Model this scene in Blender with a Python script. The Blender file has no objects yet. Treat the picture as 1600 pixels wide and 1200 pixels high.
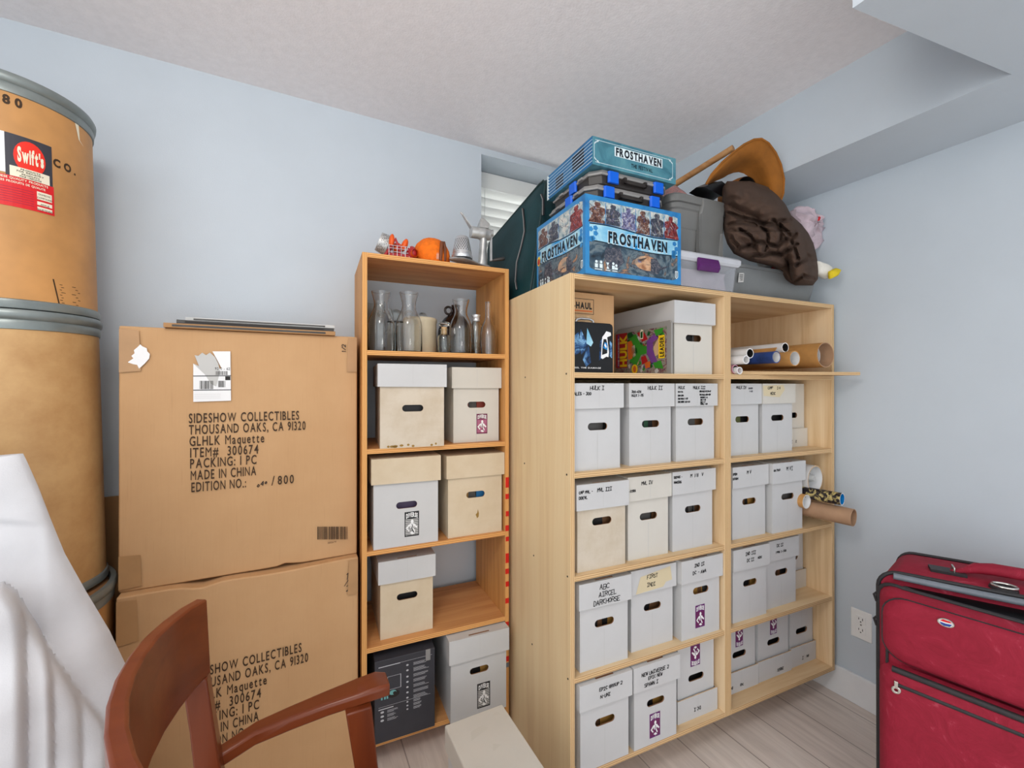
import bpy, bmesh, math, random
from mathutils import Vector, Matrix, noise
R_ = math.radians
random.seed(7)
S = bpy.context.scene
COL = S.collection

# ---------------------------------------------------------------- camera, world, lights, exposure
CAM_H = 1.2896
F_PX, YAW, PITCH = 677.0, R_(27.1), R_(0.16)
cd = bpy.data.cameras.new('camera')
cd.sensor_fit = 'HORIZONTAL'
cd.sensor_width = 36.0
cd.lens = 36.0 * F_PX / 1600.0
cd.clip_start = 0.02
cam = bpy.data.objects.new('camera', cd)
COL.objects.link(cam)
cam.location = (0, 0, CAM_H)
cam.rotation_euler = (math.pi / 2 + PITCH, 0, -YAW)
S.camera = cam

w = bpy.data.worlds.new('daylight')
S.world = w
w.use_nodes = True
wb = w.node_tree.nodes['Background']
wb.inputs[0].default_value = (0.93, 0.97, 1.0, 1)
wb.inputs[1].default_value = 1.5


def area(name, loc, target, sx, sy, power, col):
    l = bpy.data.lights.new(name, 'AREA')
    l.shape = 'RECTANGLE'
    l.size, l.size_y, l.energy, l.color = sx, sy, power, col
    o = bpy.data.objects.new(name, l)
    COL.objects.link(o)
    o.location = loc
    o.rotation_euler = (Vector(target) - Vector(loc)).to_track_quat('-Z', 'Y').to_euler()
    return o


def globe(name, loc, radius, power, col):
    l = bpy.data.lights.new(name, 'POINT')
    l.shadow_soft_size, l.energy, l.color = radius, power, col
    o = bpy.data.objects.new(name, l)
    COL.objects.link(o)
    o.location = loc


globe('ceiling_globe_light', (-.3, .2, 2.19), .16, 17, (1.0, .95, .89))
area('patio_door_daylight', (-.75, -1.7, 1.35), (.6, 1.2, 1.25), .9, 1.9, 5, (.94, .97, 1.0))
area('window_daylight', (1.27, 2.35, 2.1), (1.2, 1.0, 1.7), .9, .7, 6, (.95, .98, 1.0))

S.view_settings.view_transform = 'Standard'
S.view_settings.look = 'None'
S.view_settings.gamma = 1
S.view_settings.use_curve_mapping = False
S.view_settings.exposure = 0.24

# ---------------------------------------------------------------- measuring from the camera
FV = Vector((math.sin(YAW) * math.cos(PITCH), math.cos(YAW) * math.cos(PITCH), math.sin(PITCH)))
RV = Vector((math.cos(YAW), -math.sin(YAW), 0))
UV = RV.cross(FV)
EYE = Vector((0, 0, CAM_H))


def onplane(px, py, n, p):
    d = FV + RV * ((px - 800) / F_PX) + UV * ((600 - py) / F_PX)
    n = Vector(n)
    return EYE + d * (((Vector(p) - EYE).dot(n)) / d.dot(n))


def atX(px, py, x): return onplane(px, py, (1, 0, 0), (x, 0, 0))
def atY(px, py, y): return onplane(px, py, (0, 1, 0), (0, y, 0))
def atZ(px, py, z): return onplane(px, py, (0, 0, 1), (0, 0, z))


class Frame:
    """a plan frame: origin, angle about z; x along the front, y into the depth"""
    def __init__(s, o, deg):
        s.o, s.deg = Vector(o), deg
        a = R_(deg)
        s.x = Vector((math.cos(a), math.sin(a), 0))
        s.y = Vector((-math.sin(a), math.cos(a), 0))

    def w(s, x, y, z=0): return s.o + s.x * x + s.y * y + Vector((0, 0, z))

    def l(s, p):
        v = Vector(p) - s.o
        return Vector((v.dot(s.x), v.dot(s.y), v.z))

    def Y(s, px, py, y): return s.l(onplane(px, py, s.y, s.o + s.y * y))
    def X(s, px, py, x): return s.l(onplane(px, py, s.x, s.o + s.x * x))
    def Z(s, px, py, z): return s.l(atZ(px, py, z))


CB = Frame((.7, 1.065, 0), -3.3)       # the birch bookcases
CL = Frame((.2, 1.51, 0), -3.1)        # the orange bookcase
WORLD = Frame((0, 0, 0), 0)

# ---------------------------------------------------------------- materials


def lin(c):
    return tuple((v / 255 / 12.92) if v / 255 <= .04045 else ((v / 255 + .055) / 1.055) ** 2.4 for v in c)


MATS = {}


def base_mat(name, rough=.6, metal=0.0, spec=.35):
    m = bpy.data.materials.new(name)
    m.use_nodes = True
    nt = m.node_tree
    b = nt.nodes['Principled BSDF']
    b.inputs['Roughness'].default_value = rough
    b.inputs['Metallic'].default_value = metal
    b.inputs['Specular IOR Level'].default_value = spec
    MATS[name] = m
    return m, nt, b


def coords(nt, sc=(1, 1, 1), kind='Object'):
    tc = nt.nodes.new('ShaderNodeTexCoord')
    mp = nt.nodes.new('ShaderNodeMapping')
    mp.inputs['Scale'].default_value = sc
    nt.links.new(tc.outputs[kind], mp.inputs['Vector'])
    return mp.outputs['Vector']


def ramp(nt, fac, stops):
    r = nt.nodes.new('ShaderNodeValToRGB')
    e = r.color_ramp.elements
    while len(e) < len(stops):
        e.new(.5)
    for k, (p, c) in enumerate(stops):
        e[k].position = p
        e[k].color = (*lin(c), 1)
    nt.links.new(fac, r.inputs['Fac'])
    return r.outputs['Color']


def tex_noise(nt, vec, scale, detail=4, rough=.6, dist=0):
    n = nt.nodes.new('ShaderNodeTexNoise')
    n.inputs['Scale'].default_value = scale
    n.inputs['Detail'].default_value = detail
    n.inputs['Roughness'].default_value = rough
    n.inputs['Distortion'].default_value = dist
    nt.links.new(vec, n.inputs['Vector'])
    return n.outputs['Fac']


def bump(nt, b, fac, strength, dist=.002):
    bp = nt.nodes.new('ShaderNodeBump')
    bp.inputs['Strength'].default_value = strength
    bp.inputs['Distance'].default_value = dist
    nt.links.new(fac, bp.inputs['Height'])
    nt.links.new(bp.outputs['Normal'], b.inputs['Normal'])


def mul(c, k): return tuple(max(0, min(255, v * k)) for v in c)


def mottled(name, c, rough=.6, var=.05, scale=14, bumpy=0, bscale=200, metal=0.0, spec=.35):
    m, nt, b = base_mat(name, rough, metal, spec)
    v = coords(nt)
    f = tex_noise(nt, v, scale)
    nt.links.new(ramp(nt, f, [(.3, mul(c, 1 - var)), (.7, mul(c, 1 + var))]), b.inputs['Base Color'])
    if bumpy:
        bump(nt, b, tex_noise(nt, v, bscale, 2), bumpy)
    return m


def stained(name, c, c2, rough=.7, scale=5, lo=.45, hi=.7):
    m, nt, b = base_mat(name, rough)
    v = coords(nt)
    f = tex_noise(nt, v, scale, 6, .65)
    nt.links.new(ramp(nt, f, [(lo, c), (hi, c2)]), b.inputs['Base Color'])
    bump(nt, b, tex_noise(nt, v, 120, 2), .05)
    return m


def wood(name, light, mid, dark, axis='z', rough=.55, fine=1.0):
    m, nt, b = base_mat(name, rough)
    sc = {'x': (1.3, 16, 26), 'y': (16, 1.3, 26), 'z': (16, 26, 1.1)}[axis]
    v = coords(nt, tuple(s * fine for s in sc))
    f = tex_noise(nt, v, 1.0, 6, .6, .8)
    nt.links.new(ramp(nt, f, [(.28, dark), (.46, mid), (.62, light), (.8, mid)]), b.inputs['Base Color'])
    bump(nt, b, f, .08, .001)
    return m


def ply(name, light, dark, axis):
    m, nt, b = base_mat(name, .6)
    v = coords(nt)
    wv = nt.nodes.new('ShaderNodeTexWave')
    wv.bands_direction = axis
    wv.inputs['Scale'].default_value = 52
    wv.inputs['Distortion'].default_value = 1.2
    wv.inputs['Detail'].default_value = 2
    wv.inputs['Detail Scale'].default_value = .6
    nt.links.new(v, wv.inputs['Vector'])
    nt.links.new(ramp(nt, wv.outputs['Fac'], [(.25, dark), (.6, light)]), b.inputs['Base Color'])
    return m


def plain(name, c, rough=.5, metal=0.0, spec=.35):
    m, nt, b = base_mat(name, rough, metal, spec)
    b.inputs['Base Color'].default_value = (*lin(c), 1)
    return m


def glassy(name, c=(255, 255, 255), rough=.0, ior=1.45, trans=1.0):
    m, nt, b = base_mat(name, rough)
    b.inputs['Base Color'].default_value = (*lin(c), 1)
    b.inputs['Transmission Weight'].default_value = trans
    b.inputs['IOR'].default_value = ior
    return m


def painted(name, stops, scale=9, detail=6, dist=1.0, rough=.35, vec=(1, 1, 1)):
    """a painterly printed surface: noise through a palette"""
    m, nt, b = base_mat(name, rough)
    v = coords(nt, vec)
    nt.links.new(ramp(nt, tex_noise(nt, v, scale, detail, .6, dist), stops), b.inputs['Base Color'])
    return m


mottled('wall_paint', (200, 209, 217), .75, .012, 3, .12, 220)
mottled('ceiling_paint', (242, 238, 239), .85, .015, 40, .5, 150)
mottled('white_trim', (236, 238, 240), .45, .01)
wood('birch_vertical', (233, 210, 168), (229, 203, 159), (219, 190, 146), 'z', fine=.8)
wood('birch_level', (228, 200, 158), (219, 186, 142), (203, 165, 118), 'x', fine=.8)
wood('birch_inner', (240, 212, 172), (232, 200, 156), (214, 176, 128), 'z', fine=.8)
ply('birch_edge_upright', (222, 190, 144), (184, 146, 100), 'X')
ply('birch_edge_level', (222, 190, 144), (182, 142, 96), 'Z')
wood('fir_vertical', (220, 162, 96), (206, 146, 82), (172, 112, 58), 'z', fine=1.1)
wood('fir_level', (218, 160, 102), (204, 142, 86), (172, 110, 62), 'x', fine=.9)
ply('fir_edge_upright', (228, 172, 104), (196, 136, 74), 'X')
ply('fir_edge_level', (230, 174, 106), (190, 128, 68), 'Z')
mottled('box_white', (199, 199, 199), .6, .015, 6, .06, 60)
mottled('box_white_warm', (207, 203, 194), .6, .015, 6, .06, 60)
stained('box_stained', (206, 195, 178), (190, 175, 152), .7, 9, .4, .7)
stained('box_tan', (212, 196, 170), (200, 180, 150), .7, 7, .4, .75)
stained('box_grubby', (208, 196, 178), (188, 170, 144), .7, 8, .4, .75)
mottled('box_brown_inside', (150, 108, 76), .8, .06)
m, nt_, b_ = base_mat('cardboard', .75)
f_ = tex_noise(nt_, coords(nt_, (130, 20, 5)), 1.0, 5, .6)
g_ = tex_noise(nt_, coords(nt_), 3, 6, .6)
mx = nt_.nodes.new('ShaderNodeMix')
mx.data_type = 'RGBA'
mx.blend_type = 'MULTIPLY'
mx.inputs['Factor'].default_value = .8
nt_.links.new(ramp(nt_, g_, [(.35, (206, 165, 121)), (.7, (196, 154, 110))]), mx.inputs['A'])
nt_.links.new(ramp(nt_, f_, [(.28, (240, 237, 232)), (.42, (250, 249, 247)), (.8, (246, 244, 241))]), mx.inputs['B'])
nt_.links.new(mx.outputs['Result'], b_.inputs['Base Color'])
bump(nt_, b_, f_, .05, .001)
stained('cardboard_dark', (178, 136, 92), (160, 120, 80), .75, 3, .35, .7)
mottled('cardboard_edge', (206, 174, 136), .8, .1, 60)
mottled('tape_clear', (178, 138, 96), .28, .03)
mottled('drum_fibre', (190, 139, 84), .5, .1, 5)
stained('drum_fibre_low', (206, 166, 114), (172, 126, 76), .45, 4.5, .4, .72)
mottled('drum_steel', (128, 136, 135), .35, .08, 10, metal=.4)
mottled('drum_lid_board', (150, 108, 70), .7, .08)
plain('ink_black', (38, 34, 32), .6)
plain('ink_brown', (62, 44, 28), .7)
plain('marker', (22, 22, 26), .6)
plain('marker_grey', (120, 120, 126), .6)
plain('paper_white', (238, 238, 238), .6)
plain('paper_grey', (196, 195, 192), .6)
plain('seam', (190, 190, 188), .6)
plain('scuff_grey', (204, 200, 190), .6)
plain('label_red', (214, 32, 38), .5)
plain('label_orange_red', (232, 48, 32), .5)
plain('label_charcoal', (58, 58, 66), .5)
plain('print_purple', (104, 42, 108), .5)
plain('print_pink', (196, 120, 150), .5)
plain('print_plum', (112, 40, 76), .5)
plain('print_black', (34, 34, 36), .5)
plain('cream', (236, 228, 204), .5)
plain('yellow_tape', (214, 200, 166), .5)
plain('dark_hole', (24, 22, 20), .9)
for nm, c in dict(green=(44, 84, 56), red=(150, 60, 46), grey=(88, 85, 82), black=(34, 32, 32), olive=(104, 108, 62),
                  blue=(48, 122, 176), yellow=(206, 184, 66), brown=(110, 76, 50), plum=(84, 70, 96), ochre=(176, 130, 64)).items():
    plain('comic_' + nm, c, .45)
glassy('clear_glass', (254, 255, 255), .0, 1.45)
glassy('bottle_glass', (248, 252, 250), .01, 1.45)
mottled('brown_glass', (34, 22, 20), .08, .05, 8, spec=.5)
mottled('stoneware', (220, 206, 176), .35, .03, 10)
mottled('cork', (196, 158, 112), .8, .15, 60)
mottled('grey_metal', (182, 182, 180), .38, .12, 24, metal=.6)
mottled('tin_metal', (208, 209, 211), .28, .08, 14, metal=.7)
mottled('dark_metal', (70, 68, 66), .4, .1, 14, metal=.7)
mottled('orange_felt', (240, 116, 24), .9, .08, 60, .8, 160)
mottled('orange_plastic', (228, 92, 28), .35, .05)
mottled('red_paint', (168, 44, 48), .4, .1, 20)
mottled('brown_leather', (112, 62, 36), .5, .12, 20)
mottled('green_canvas', (14, 52, 56), .55, .15, 8, .2, 300)
mottled('green_canvas_trim', (38, 58, 58), .5, .08)
mottled('black_plastic', (48, 44, 42), .4, .06)
mottled('lip_grey', (140, 138, 136), .4, .05)
mottled('latch_blue', (8, 96, 214), .4, .04)
mottled('tote_grey', (116, 116, 114), .4, .03, 8)
mottled('bin_grey', (122, 125, 126), .35, .03, 8)
m, nt_, b_ = base_mat('clear_plastic', .25)
b_.inputs['Base Color'].default_value = (.86, .88, .92, 1)
b_.inputs['Transmission Weight'].default_value = .8
b_.inputs['IOR'].default_value = 1.25
mottled('lid_clear', (196, 198, 204), .3, .03)
mottled('purple_plastic', (86, 30, 96), .35, .05)
mottled('hat_felt', (146, 90, 30), .85, .14, 9, .25, 260)
mottled('brown_cloth', (76, 57, 46), .9, .06, 12, .1, 500)
mottled('pink_cloth', (198, 180, 188), .9, .07, 30, .3, 200)
mottled('red_cloth', (200, 30, 36), .8, .06)
mottled('white_cloth', (226, 222, 212), .9, .05, 20)
mottled('yellow_cloth', (222, 196, 40), .8, .06)
mottled('orange_stuff', (206, 92, 66), .6, .2, 40)
wood('stick_wood', (206, 156, 104), (190, 138, 88), (160, 108, 64), 'x')
wood('chair_wood', (118, 56, 26), (108, 48, 21), (94, 40, 17), 'x', .3, .6)
wood('chair_wood_upright', (118, 56, 26), (108, 48, 21), (94, 40, 17), 'z', .3, .6)
mottled('foam_white', (204, 204, 207), .75, .012, 20, .15, 400)
m, nt_, b_ = base_mat('suitcase_red', .75)
v_ = coords(nt_)
f_ = tex_noise(nt_, v_, 12, 6, .7, 2.2)
nt_.links.new(ramp(nt_, f_, [(.3, (136, 20, 42)), (.6, (152, 28, 52)), (.76, (182, 74, 92))]), b_.inputs['Base Color'])
bump(nt_, b_, f_, .5, .004)
mottled('suitcase_trim', (46, 44, 46), .5, .08, 40)
mottled('suitcase_grey', (116, 122, 130), .35, .06, 20)
mottled('chrome', (200, 196, 190), .2, .03, metal=.95)
mottled('outlet_plastic', (240, 240, 238), .35, .01)
plain('slot_dark', (50, 48, 46), .6)
m, nt_, b_ = base_mat('floor_planks', .4)
v_ = coords(nt_, (1, 1, 1))
bk = nt_.nodes.new('ShaderNodeTexBrick')
bk.offset = .37
for k, val in (('Scale', 1.0), ('Mortar Size', .0022), ('Brick Width', 1.2), ('Row Height', .18), ('Bias', -.1)):
    bk.inputs[k].default_value = val
bk.inputs['Color1'].default_value = (*lin((236, 226, 217)), 1)
bk.inputs['Color2'].default_value = (*lin((224, 212, 203)), 1)
bk.inputs['Mortar'].default_value = (*lin((176, 165, 157)), 1)
rot_ = nt_.nodes.new('ShaderNodeMapping')
rot_.inputs['Rotation'].default_value = (0, 0, R_(90))
nt_.links.new(v_, rot_.inputs['Vector'])
nt_.links.new(rot_.outputs['Vector'], bk.inputs['Vector'])
g_ = tex_noise(nt_, coords(nt_, (14, 1.2, 1)), 3, 5, .6, .6)
mx = nt_.nodes.new('ShaderNodeMix')
mx.data_type = 'RGBA'
mx.blend_type = 'MULTIPLY'
mx.inputs['Factor'].default_value = .45
nt_.links.new(bk.outputs['Color'], mx.inputs['A'])
nt_.links.new(ramp(nt_, g_, [(.3, (190, 184, 180)), (.7, (255, 255, 255))]), mx.inputs['B'])
nt_.links.new(mx.outputs['Result'], b_.inputs['Base Color'])
plain('blind_white', (240, 240, 236), .4)
painted('game_blue', [(.25, (26, 96, 160)), (.5, (52, 134, 190)), (.75, (40, 110, 190))], 7)
painted('game_cyan', [(.3, (60, 160, 210)), (.48, (170, 214, 228)), (.66, (40, 150, 214))], 8)
painted('game_art', [(.3, (22, 30, 40)), (.44, (56, 78, 94)), (.54, (110, 124, 130)), (.6, (60, 74, 86)), (.68, (170, 128, 96)), (.8, (40, 40, 48))], 22, 8, 1.2)
painted('game_glow', [(.3, (150, 100, 70)), (.5, (206, 164, 128)), (.7, (120, 120, 116))], 26, 6, 1)
painted('game_art_pale', [(.3, (70, 104, 124)), (.48, (168, 184, 186)), (.62, (214, 210, 200)), (.75, (100, 136, 146))], 34, 7, 1.5)
painted('figure_dark', [(.3, (26, 30, 40)), (.5, (64, 70, 84)), (.7, (128, 120, 120))], 60, 6, 2)
painted('figure_brown', [(.3, (40, 24, 26)), (.5, (100, 66, 58)), (.7, (168, 136, 118))], 60, 6, 2)
painted('figure_red', [(.3, (54, 14, 22)), (.5, (122, 36, 38)), (.7, (176, 96, 88))], 60, 6, 2)
painted('figure_violet', [(.3, (38, 34, 62)), (.5, (110, 110, 150)), (.7, (206, 206, 214))], 60, 6, 2)
painted('game_teal', [(.25, (40, 86, 104)), (.5, (74, 130, 146)), (.75, (96, 150, 160))], 14)
painted('game_stripe', [(.3, (14, 84, 130)), (.6, (24, 110, 164))], 6)
plain('game_dark', (16, 28, 40), .4)
plain('game_white', (222, 236, 240), .4)
painted('cover_art', [(.2, (40, 60, 40)), (.36, (96, 120, 96)), (.48, (150, 140, 130)), (.6, (110, 60, 70)), (.75, (70, 90, 110))], 40, 6, 2)
plain('cover_green', (56, 140, 44), .4)
plain('cover_green_dark', (26, 84, 40), .4)
plain('cover_red', (176, 34, 36), .4)
plain('cover_purple', (116, 66, 140), .4)
plain('cover_orange', (214, 106, 40), .4)
plain('cover_yellow', (236, 196, 30), .4)
plain('cover_tan', (206, 170, 130), .4)
plain('slab_grey', (148, 146, 142), .25)
painted('tin_art', [(.35, (10, 14, 24)), (.5, (34, 78, 130)), (.62, (130, 180, 220)), (.75, (20, 40, 70))], 26, 5, 1.5)
plain('tin_black', (18, 18, 20), .3)
mottled('dark_carton', (58, 58, 64), .4, .04)
plain('print_line', (190, 192, 196), .5)
plain('print_teal', (110, 170, 170), .4)
painted('tube_pattern', [(.3, (24, 20, 26)), (.5, (40, 32, 36)), (.6, (206, 186, 120)), (.75, (24, 20, 26))], 40, 4, 1)
plain('tube_blue', (10, 130, 200), .5)
mottled('tube_brown', (172, 136, 106), .7, .05)
mottled('tube_tan', (196, 144, 84), .5, .08, 14)
mottled('tube_white', (226, 224, 222), .5, .03)
mottled('poster_blue', (44, 66, 120), .4, .25, 20)
plain('poster_pink', (206, 150, 166), .5)
plain('tape_red', (206, 30, 20), .4)
plain('tape_grey', (110, 116, 124), .4)
plain('stain_brown', (150, 118, 60), .8)
plain('flag_blue', (40, 70, 150), .4)

# ---------------------------------------------------------------- mesh building


class MB:
    def __init__(s):
        s.v, s.f, s.m, s.mats = [], [], [], []

    def mi(s, name):
        if name not in s.mats:
            s.mats.append(name)
        return s.mats.index(name)

    def add(s, vs, fs, mat):
        k = len(s.v)
        s.v += [tuple(p) for p in vs]
        i = s.mi(mat)
        for f in fs:
            s.f.append([k + j for j in f])
            s.m.append(i)

    def quad(s, a, b, c, d, mat): s.add([a, b, c, d], [(0, 1, 2, 3)], mat)

    def box(s, x0, x1, y0, y1, z0, z1, mat, faces=None):
        vs = [(x, y, z) for z in (z0, z1) for y in (y0, y1) for x in (x0, x1)]
        fs = {'-z': (0, 2, 3, 1), '+z': (4, 5, 7, 6), '-y': (0, 1, 5, 4), '+y': (2, 6, 7, 3), '-x': (0, 4, 6, 2), '+x': (1, 3, 7, 5)}
        k = len(s.v)
        s.v += vs
        for n, f in fs.items():
            mm = (faces or {}).get(n, mat)
            if mm is None:
                continue
            s.f.append([k + j for j in f])
            s.m.append(s.mi(mm))

    def lathe(s, prof, mat, n=28, c=(0, 0, 0), M=None, close=False):
        """prof: list of (r, z) or (r, z, mat)"""
        rows = []
        base = len(s.v)
        for p in prof:
            r, z = p[0], p[1]
            row = []
            for k in range(n):
                a = 2 * math.pi * k / n
                q = Vector((r * math.cos(a), r * math.sin(a), z))
                if M: q = M @ q
                row.append(len(s.v))
                s.v.append(tuple(q + Vector(c)))
            rows.append(row)
        for i in range(len(prof) - 1):
            mm = s.mi(prof[i + 1][2] if len(prof[i + 1]) > 2 else mat)
            for k in range(n):
                k2 = (k + 1) % n
                s.f.append([rows[i][k], rows[i][k2], rows[i + 1][k2], rows[i + 1][k]])
                s.m.append(mm)
        if close:
            for row, rev in ((rows[0], True), (rows[-1], False)):
                s.f.append(list(reversed(row)) if rev else row)
                s.m.append(s.mi(mat))

    def tube(s, path, r, mat, n=10, cap=True):
        path = [Vector(p) for p in path]
        rr = r if isinstance(r, (list, tuple)) else [r] * len(path)
        t0 = (path[1] - path[0]).normalized()
        up = Vector((0, 0, 1)) if abs(t0.z) < .9 else Vector((1, 0, 0))
        nrm = (up - t0 * up.dot(t0)).normalized()
        rows = []
        for i, p in enumerate(path):
            t = (path[min(i + 1, len(path) - 1)] - path[max(i - 1, 0)]).normalized()
            nrm = (nrm - t * nrm.dot(t)).normalized()
            bi = t.cross(nrm)
            row = []
            for k in range(n):
                a = 2 * math.pi * k / n
                row.append(len(s.v))
                s.v.append(tuple(p + nrm * (rr[i] * math.cos(a)) + bi * (rr[i] * math.sin(a))))
            rows.append(row)
        mm = s.mi(mat)
        for i in range(len(rows) - 1):
            for k in range(n):
                k2 = (k + 1) % n
                s.f.append([rows[i][k], rows[i][k2], rows[i + 1][k2], rows[i + 1][k]])
                s.m.append(mm)
        if cap:
            s.f.append(list(reversed(rows[0])))
            s.f.append(rows[-1])
            s.m += [mm, mm]

    def loft(s, secs, mat, cap=True, closed=True):
        rows = []
        for sec in secs:
            rows.append(list(range(len(s.v), len(s.v) + len(sec))))
            s.v += [tuple(p) for p in sec]
        mm = s.mi(mat)
        n = len(secs[0])
        for i in range(len(rows) - 1):
            for k in range(n if closed else n - 1):
                k2 = (k + 1) % n
                s.f.append([rows[i][k], rows[i][k2], rows[i + 1][k2], rows[i + 1][k]])
                s.m.append(mm)
        if cap:
            s.f.append(list(reversed(rows[0])))
            s.f.append(rows[-1])
            s.m += [mm, mm]

    def prism(s, pts, y0, y1, mat, side=None):
        """outline pts in (x, z) extruded from y0 to y1"""
        n = len(pts)
        k = len(s.v)
        s.v += [(x, y0, z) for x, z in pts] + [(x, y1, z) for x, z in pts]
        s.f.append([k + i for i in range(n)])
        s.f.append([k + n + i for i in reversed(range(n))])
        s.m += [s.mi(mat)] * 2
        for i in range(n):
            j = (i + 1) % n
            s.f.append([k + i, k + n + i, k + n + j, k + j])
            s.m.append(s.mi(side or mat))

    def build(s, name, parent=None, smooth=None, bevel=0, subsurf=0, recalc=True, seg=2):
        me = bpy.data.meshes.new(name)
        me.from_pydata(s.v, [], s.f)
        for mname in s.mats:
            me.materials.append(MATS[mname])
        me.polygons.foreach_set('material_index', s.m)
        if recalc:
            bm = bmesh.new()
            bm.from_mesh(me)
            bmesh.ops.recalc_face_normals(bm, faces=bm.faces)
            bm.to_mesh(me)
            bm.free()
        if smooth is not None:
            me.polygons.foreach_set('use_smooth', [True] * len(me.polygons))
            me.set_sharp_from_angle(angle=R_(smooth))
        me.update()
        o = bpy.data.objects.new(name, me)
        COL.objects.link(o)
        if parent: o.parent = parent
        if bevel:
            bv = o.modifiers.new('bevel', 'BEVEL')
            bv.width, bv.segments, bv.limit_method, bv.angle_limit = bevel, seg, 'ANGLE', R_(40)
        if subsurf:
            ss = o.modifiers.new('sub', 'SUBSURF')
            ss.levels = ss.render_levels = subsurf
        return o


def tag(o, label, cat, group=None, kind=None):
    o['label'], o['category'] = label, cat
    if group: o['group'] = group
    if kind: o['kind'] = kind
    return o


def thing(name, label, cat, loc=(0, 0, 0), rotz=0.0, group=None):
    o = bpy.data.objects.new(name, None)
    o.empty_display_size = .05
    COL.objects.link(o)
    o.location = loc
    o.rotation_euler = (0, 0, R_(rotz))
    return tag(o, label, cat, group)


def struct(mb, name, **k):
    o = mb.build(name, **k)
    o['kind'] = 'structure'
    return o


# ---------------------------------------------------------------- lettering
GLYPH = {}


def load_glyphs():
    chars = sorted(set("ABCDEFGHIJKLMNOPQRSTUVWXYZabcdefghijklmnopqrstuvwxyz0123456789.,:/#-'&()"))
    todo = []
    for style, off in (('plain', 0.0), ('semi', .012), ('bold', .022), ('fat', .05)):
        for c in chars:
            cu = bpy.data.curves.new('glyph', 'FONT')
            cu.body = c
            cu.size = 1
            cu.offset = off
            cu.resolution_u = 3
            o = bpy.data.objects.new('glyph', cu)
            COL.objects.link(o)
            todo.append((style, c, o))
    dg = bpy.context.evaluated_depsgraph_get()
    for style, c, o in todo:
        me = bpy.data.meshes.new_from_object(o.evaluated_get(dg))
        xs = [v.co.x for v in me.vertices] or [0, .3]
        x0 = min(xs)
        GLYPH[style, c] = ([(v.co.x - x0, v.co.y) for v in me.vertices], [tuple(p.vertices) for p in me.polygons], max(xs) - x0)
        bpy.data.meshes.remove(me)
    for _, _, o in todo:
        cu = o.data
        bpy.data.objects.remove(o)
        bpy.data.curves.remove(cu)


load_glyphs()


def text_width(s, gap=.1, style='plain'):
    return sum((GLYPH[style, c][2] + gap) if c != ' ' else .42 for c in s) - gap


def letters(mb, s, fmap, u, v, cap, mat, width=None, squeeze=1.0, style='plain', gap=.1, align='l', arch=None):
    """text with cap height cap (font units .7), baseline at (u, v); fmap(u, v) gives the 3-D point"""
    k = cap / .7
    tot = text_width(s, gap, style) * k
    if width: squeeze = width / tot
    x = u - (tot * squeeze / 2 if align == 'c' else 0)
    for c in s:
        if c == ' ':
            x += .42 * k * squeeze
            continue
        vs, fs, wd = GLYPH['plain' if style == 'semi' and c in 'MNW' else style, c]
        mb.add([fmap(x + a * k * squeeze, v + b * k + (arch(x + a * k * squeeze) if arch else 0)) for a, b in vs], fs, mat)
        x += (wd + gap) * k * squeeze


STROKES = {
    'A': '00 26 40|12 32', 'B': '00 06 36 45 43 03|33 42 41 30 00', 'C': '45 26 04 02 20 41', 'D': '00 06 26 44 42 20 00', 'E': '46 06 00 40|03 33',
    'F': '00 06 46|03 33', 'G': '45 26 04 02 20 41 43 23', 'H': '00 06|40 46|03 43', 'I': '20 26|06 46|00 40', 'J': '46 41 20 01', 'K': '00 06|46 03 40',
    'L': '06 00 40', 'M': '00 06 23 46 40', 'N': '00 06 40 46', 'O': '26 04 02 20 42 44 26', 'P': '00 06 36 45 44 33 03', 'Q': '26 04 02 20 42 44 26|22 40',
    'R': '00 06 36 45 44 33 03|23 40', 'S': '45 26 05 04 42 41 20 01', 'T': '20 26|06 46', 'U': '06 01 20 41 46', 'V': '06 20 46', 'W': '06 10 24 30 46',
    'X': '06 40|00 46', 'Y': '06 23 46|23 20', 'Z': '06 46 00 40', '0': '26 04 02 20 42 44 26', '1': '20 26 15', '2': '05 26 45 43 00 40', '3': '06 46 23 42 20 01',
    '4': '30 36 02 42', '5': '46 06 03 33 42 20 00', '6': '46 03 02 20 41 33 03', '7': '06 46 10', '8': '26 05 42 20 02 45 26', '9': '43 03 26 45 40',
    '-': '13 33', '/': '00 46', '.': '20 21', ',': '20 11', '#': '00 06', "'": '26 25'}


def scrawl(mb, s, fmap, u, v, cap, mat='marker', wid=.0021, slant=.08, squeeze=.9):
    """hand lettering drawn as pen strokes"""
    k = cap / 6
    x = u
    rnd = random.Random(s)
    for c in s:
        if c == ' ':
            x += 3.4 * k * squeeze
            continue
        dy = rnd.uniform(-.5, .5) * k
        for st in STROKES[c].split('|'):
            pts = []
            for q in st.split():
                a, b = float(q[0]) + rnd.uniform(-.3, .3), float(q[1]) + rnd.uniform(-.3, .3)
                pts.append(Vector((x + (a + b * slant) * k * squeeze, v + dy + b * k)))
            for p, q in zip(pts, pts[1:]):
                d = q - p
                if d.length < 1e-6: continue
                d.normalize()
                n = Vector((-d.y, d.x)) * wid * .5
                p2, q2 = p - d * wid * .3, q + d * wid * .3
                mb.add([fmap(*(p2 - n)), fmap(*(q2 - n)), fmap(*(q2 + n)), fmap(*(p2 + n))], [(0, 1, 2, 3)], mat)
        x += (5.2 + rnd.uniform(-.3, .3)) * k * squeeze


def poly(mb, pts, fmap, mat): mb.add([fmap(*p) for p in pts], [tuple(range(len(pts)))], mat)
def rect(mb, u0, u1, v0, v1, fmap, mat): poly(mb, [(u0, v0), (u1, v0), (u1, v1), (u0, v1)], fmap, mat)


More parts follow.
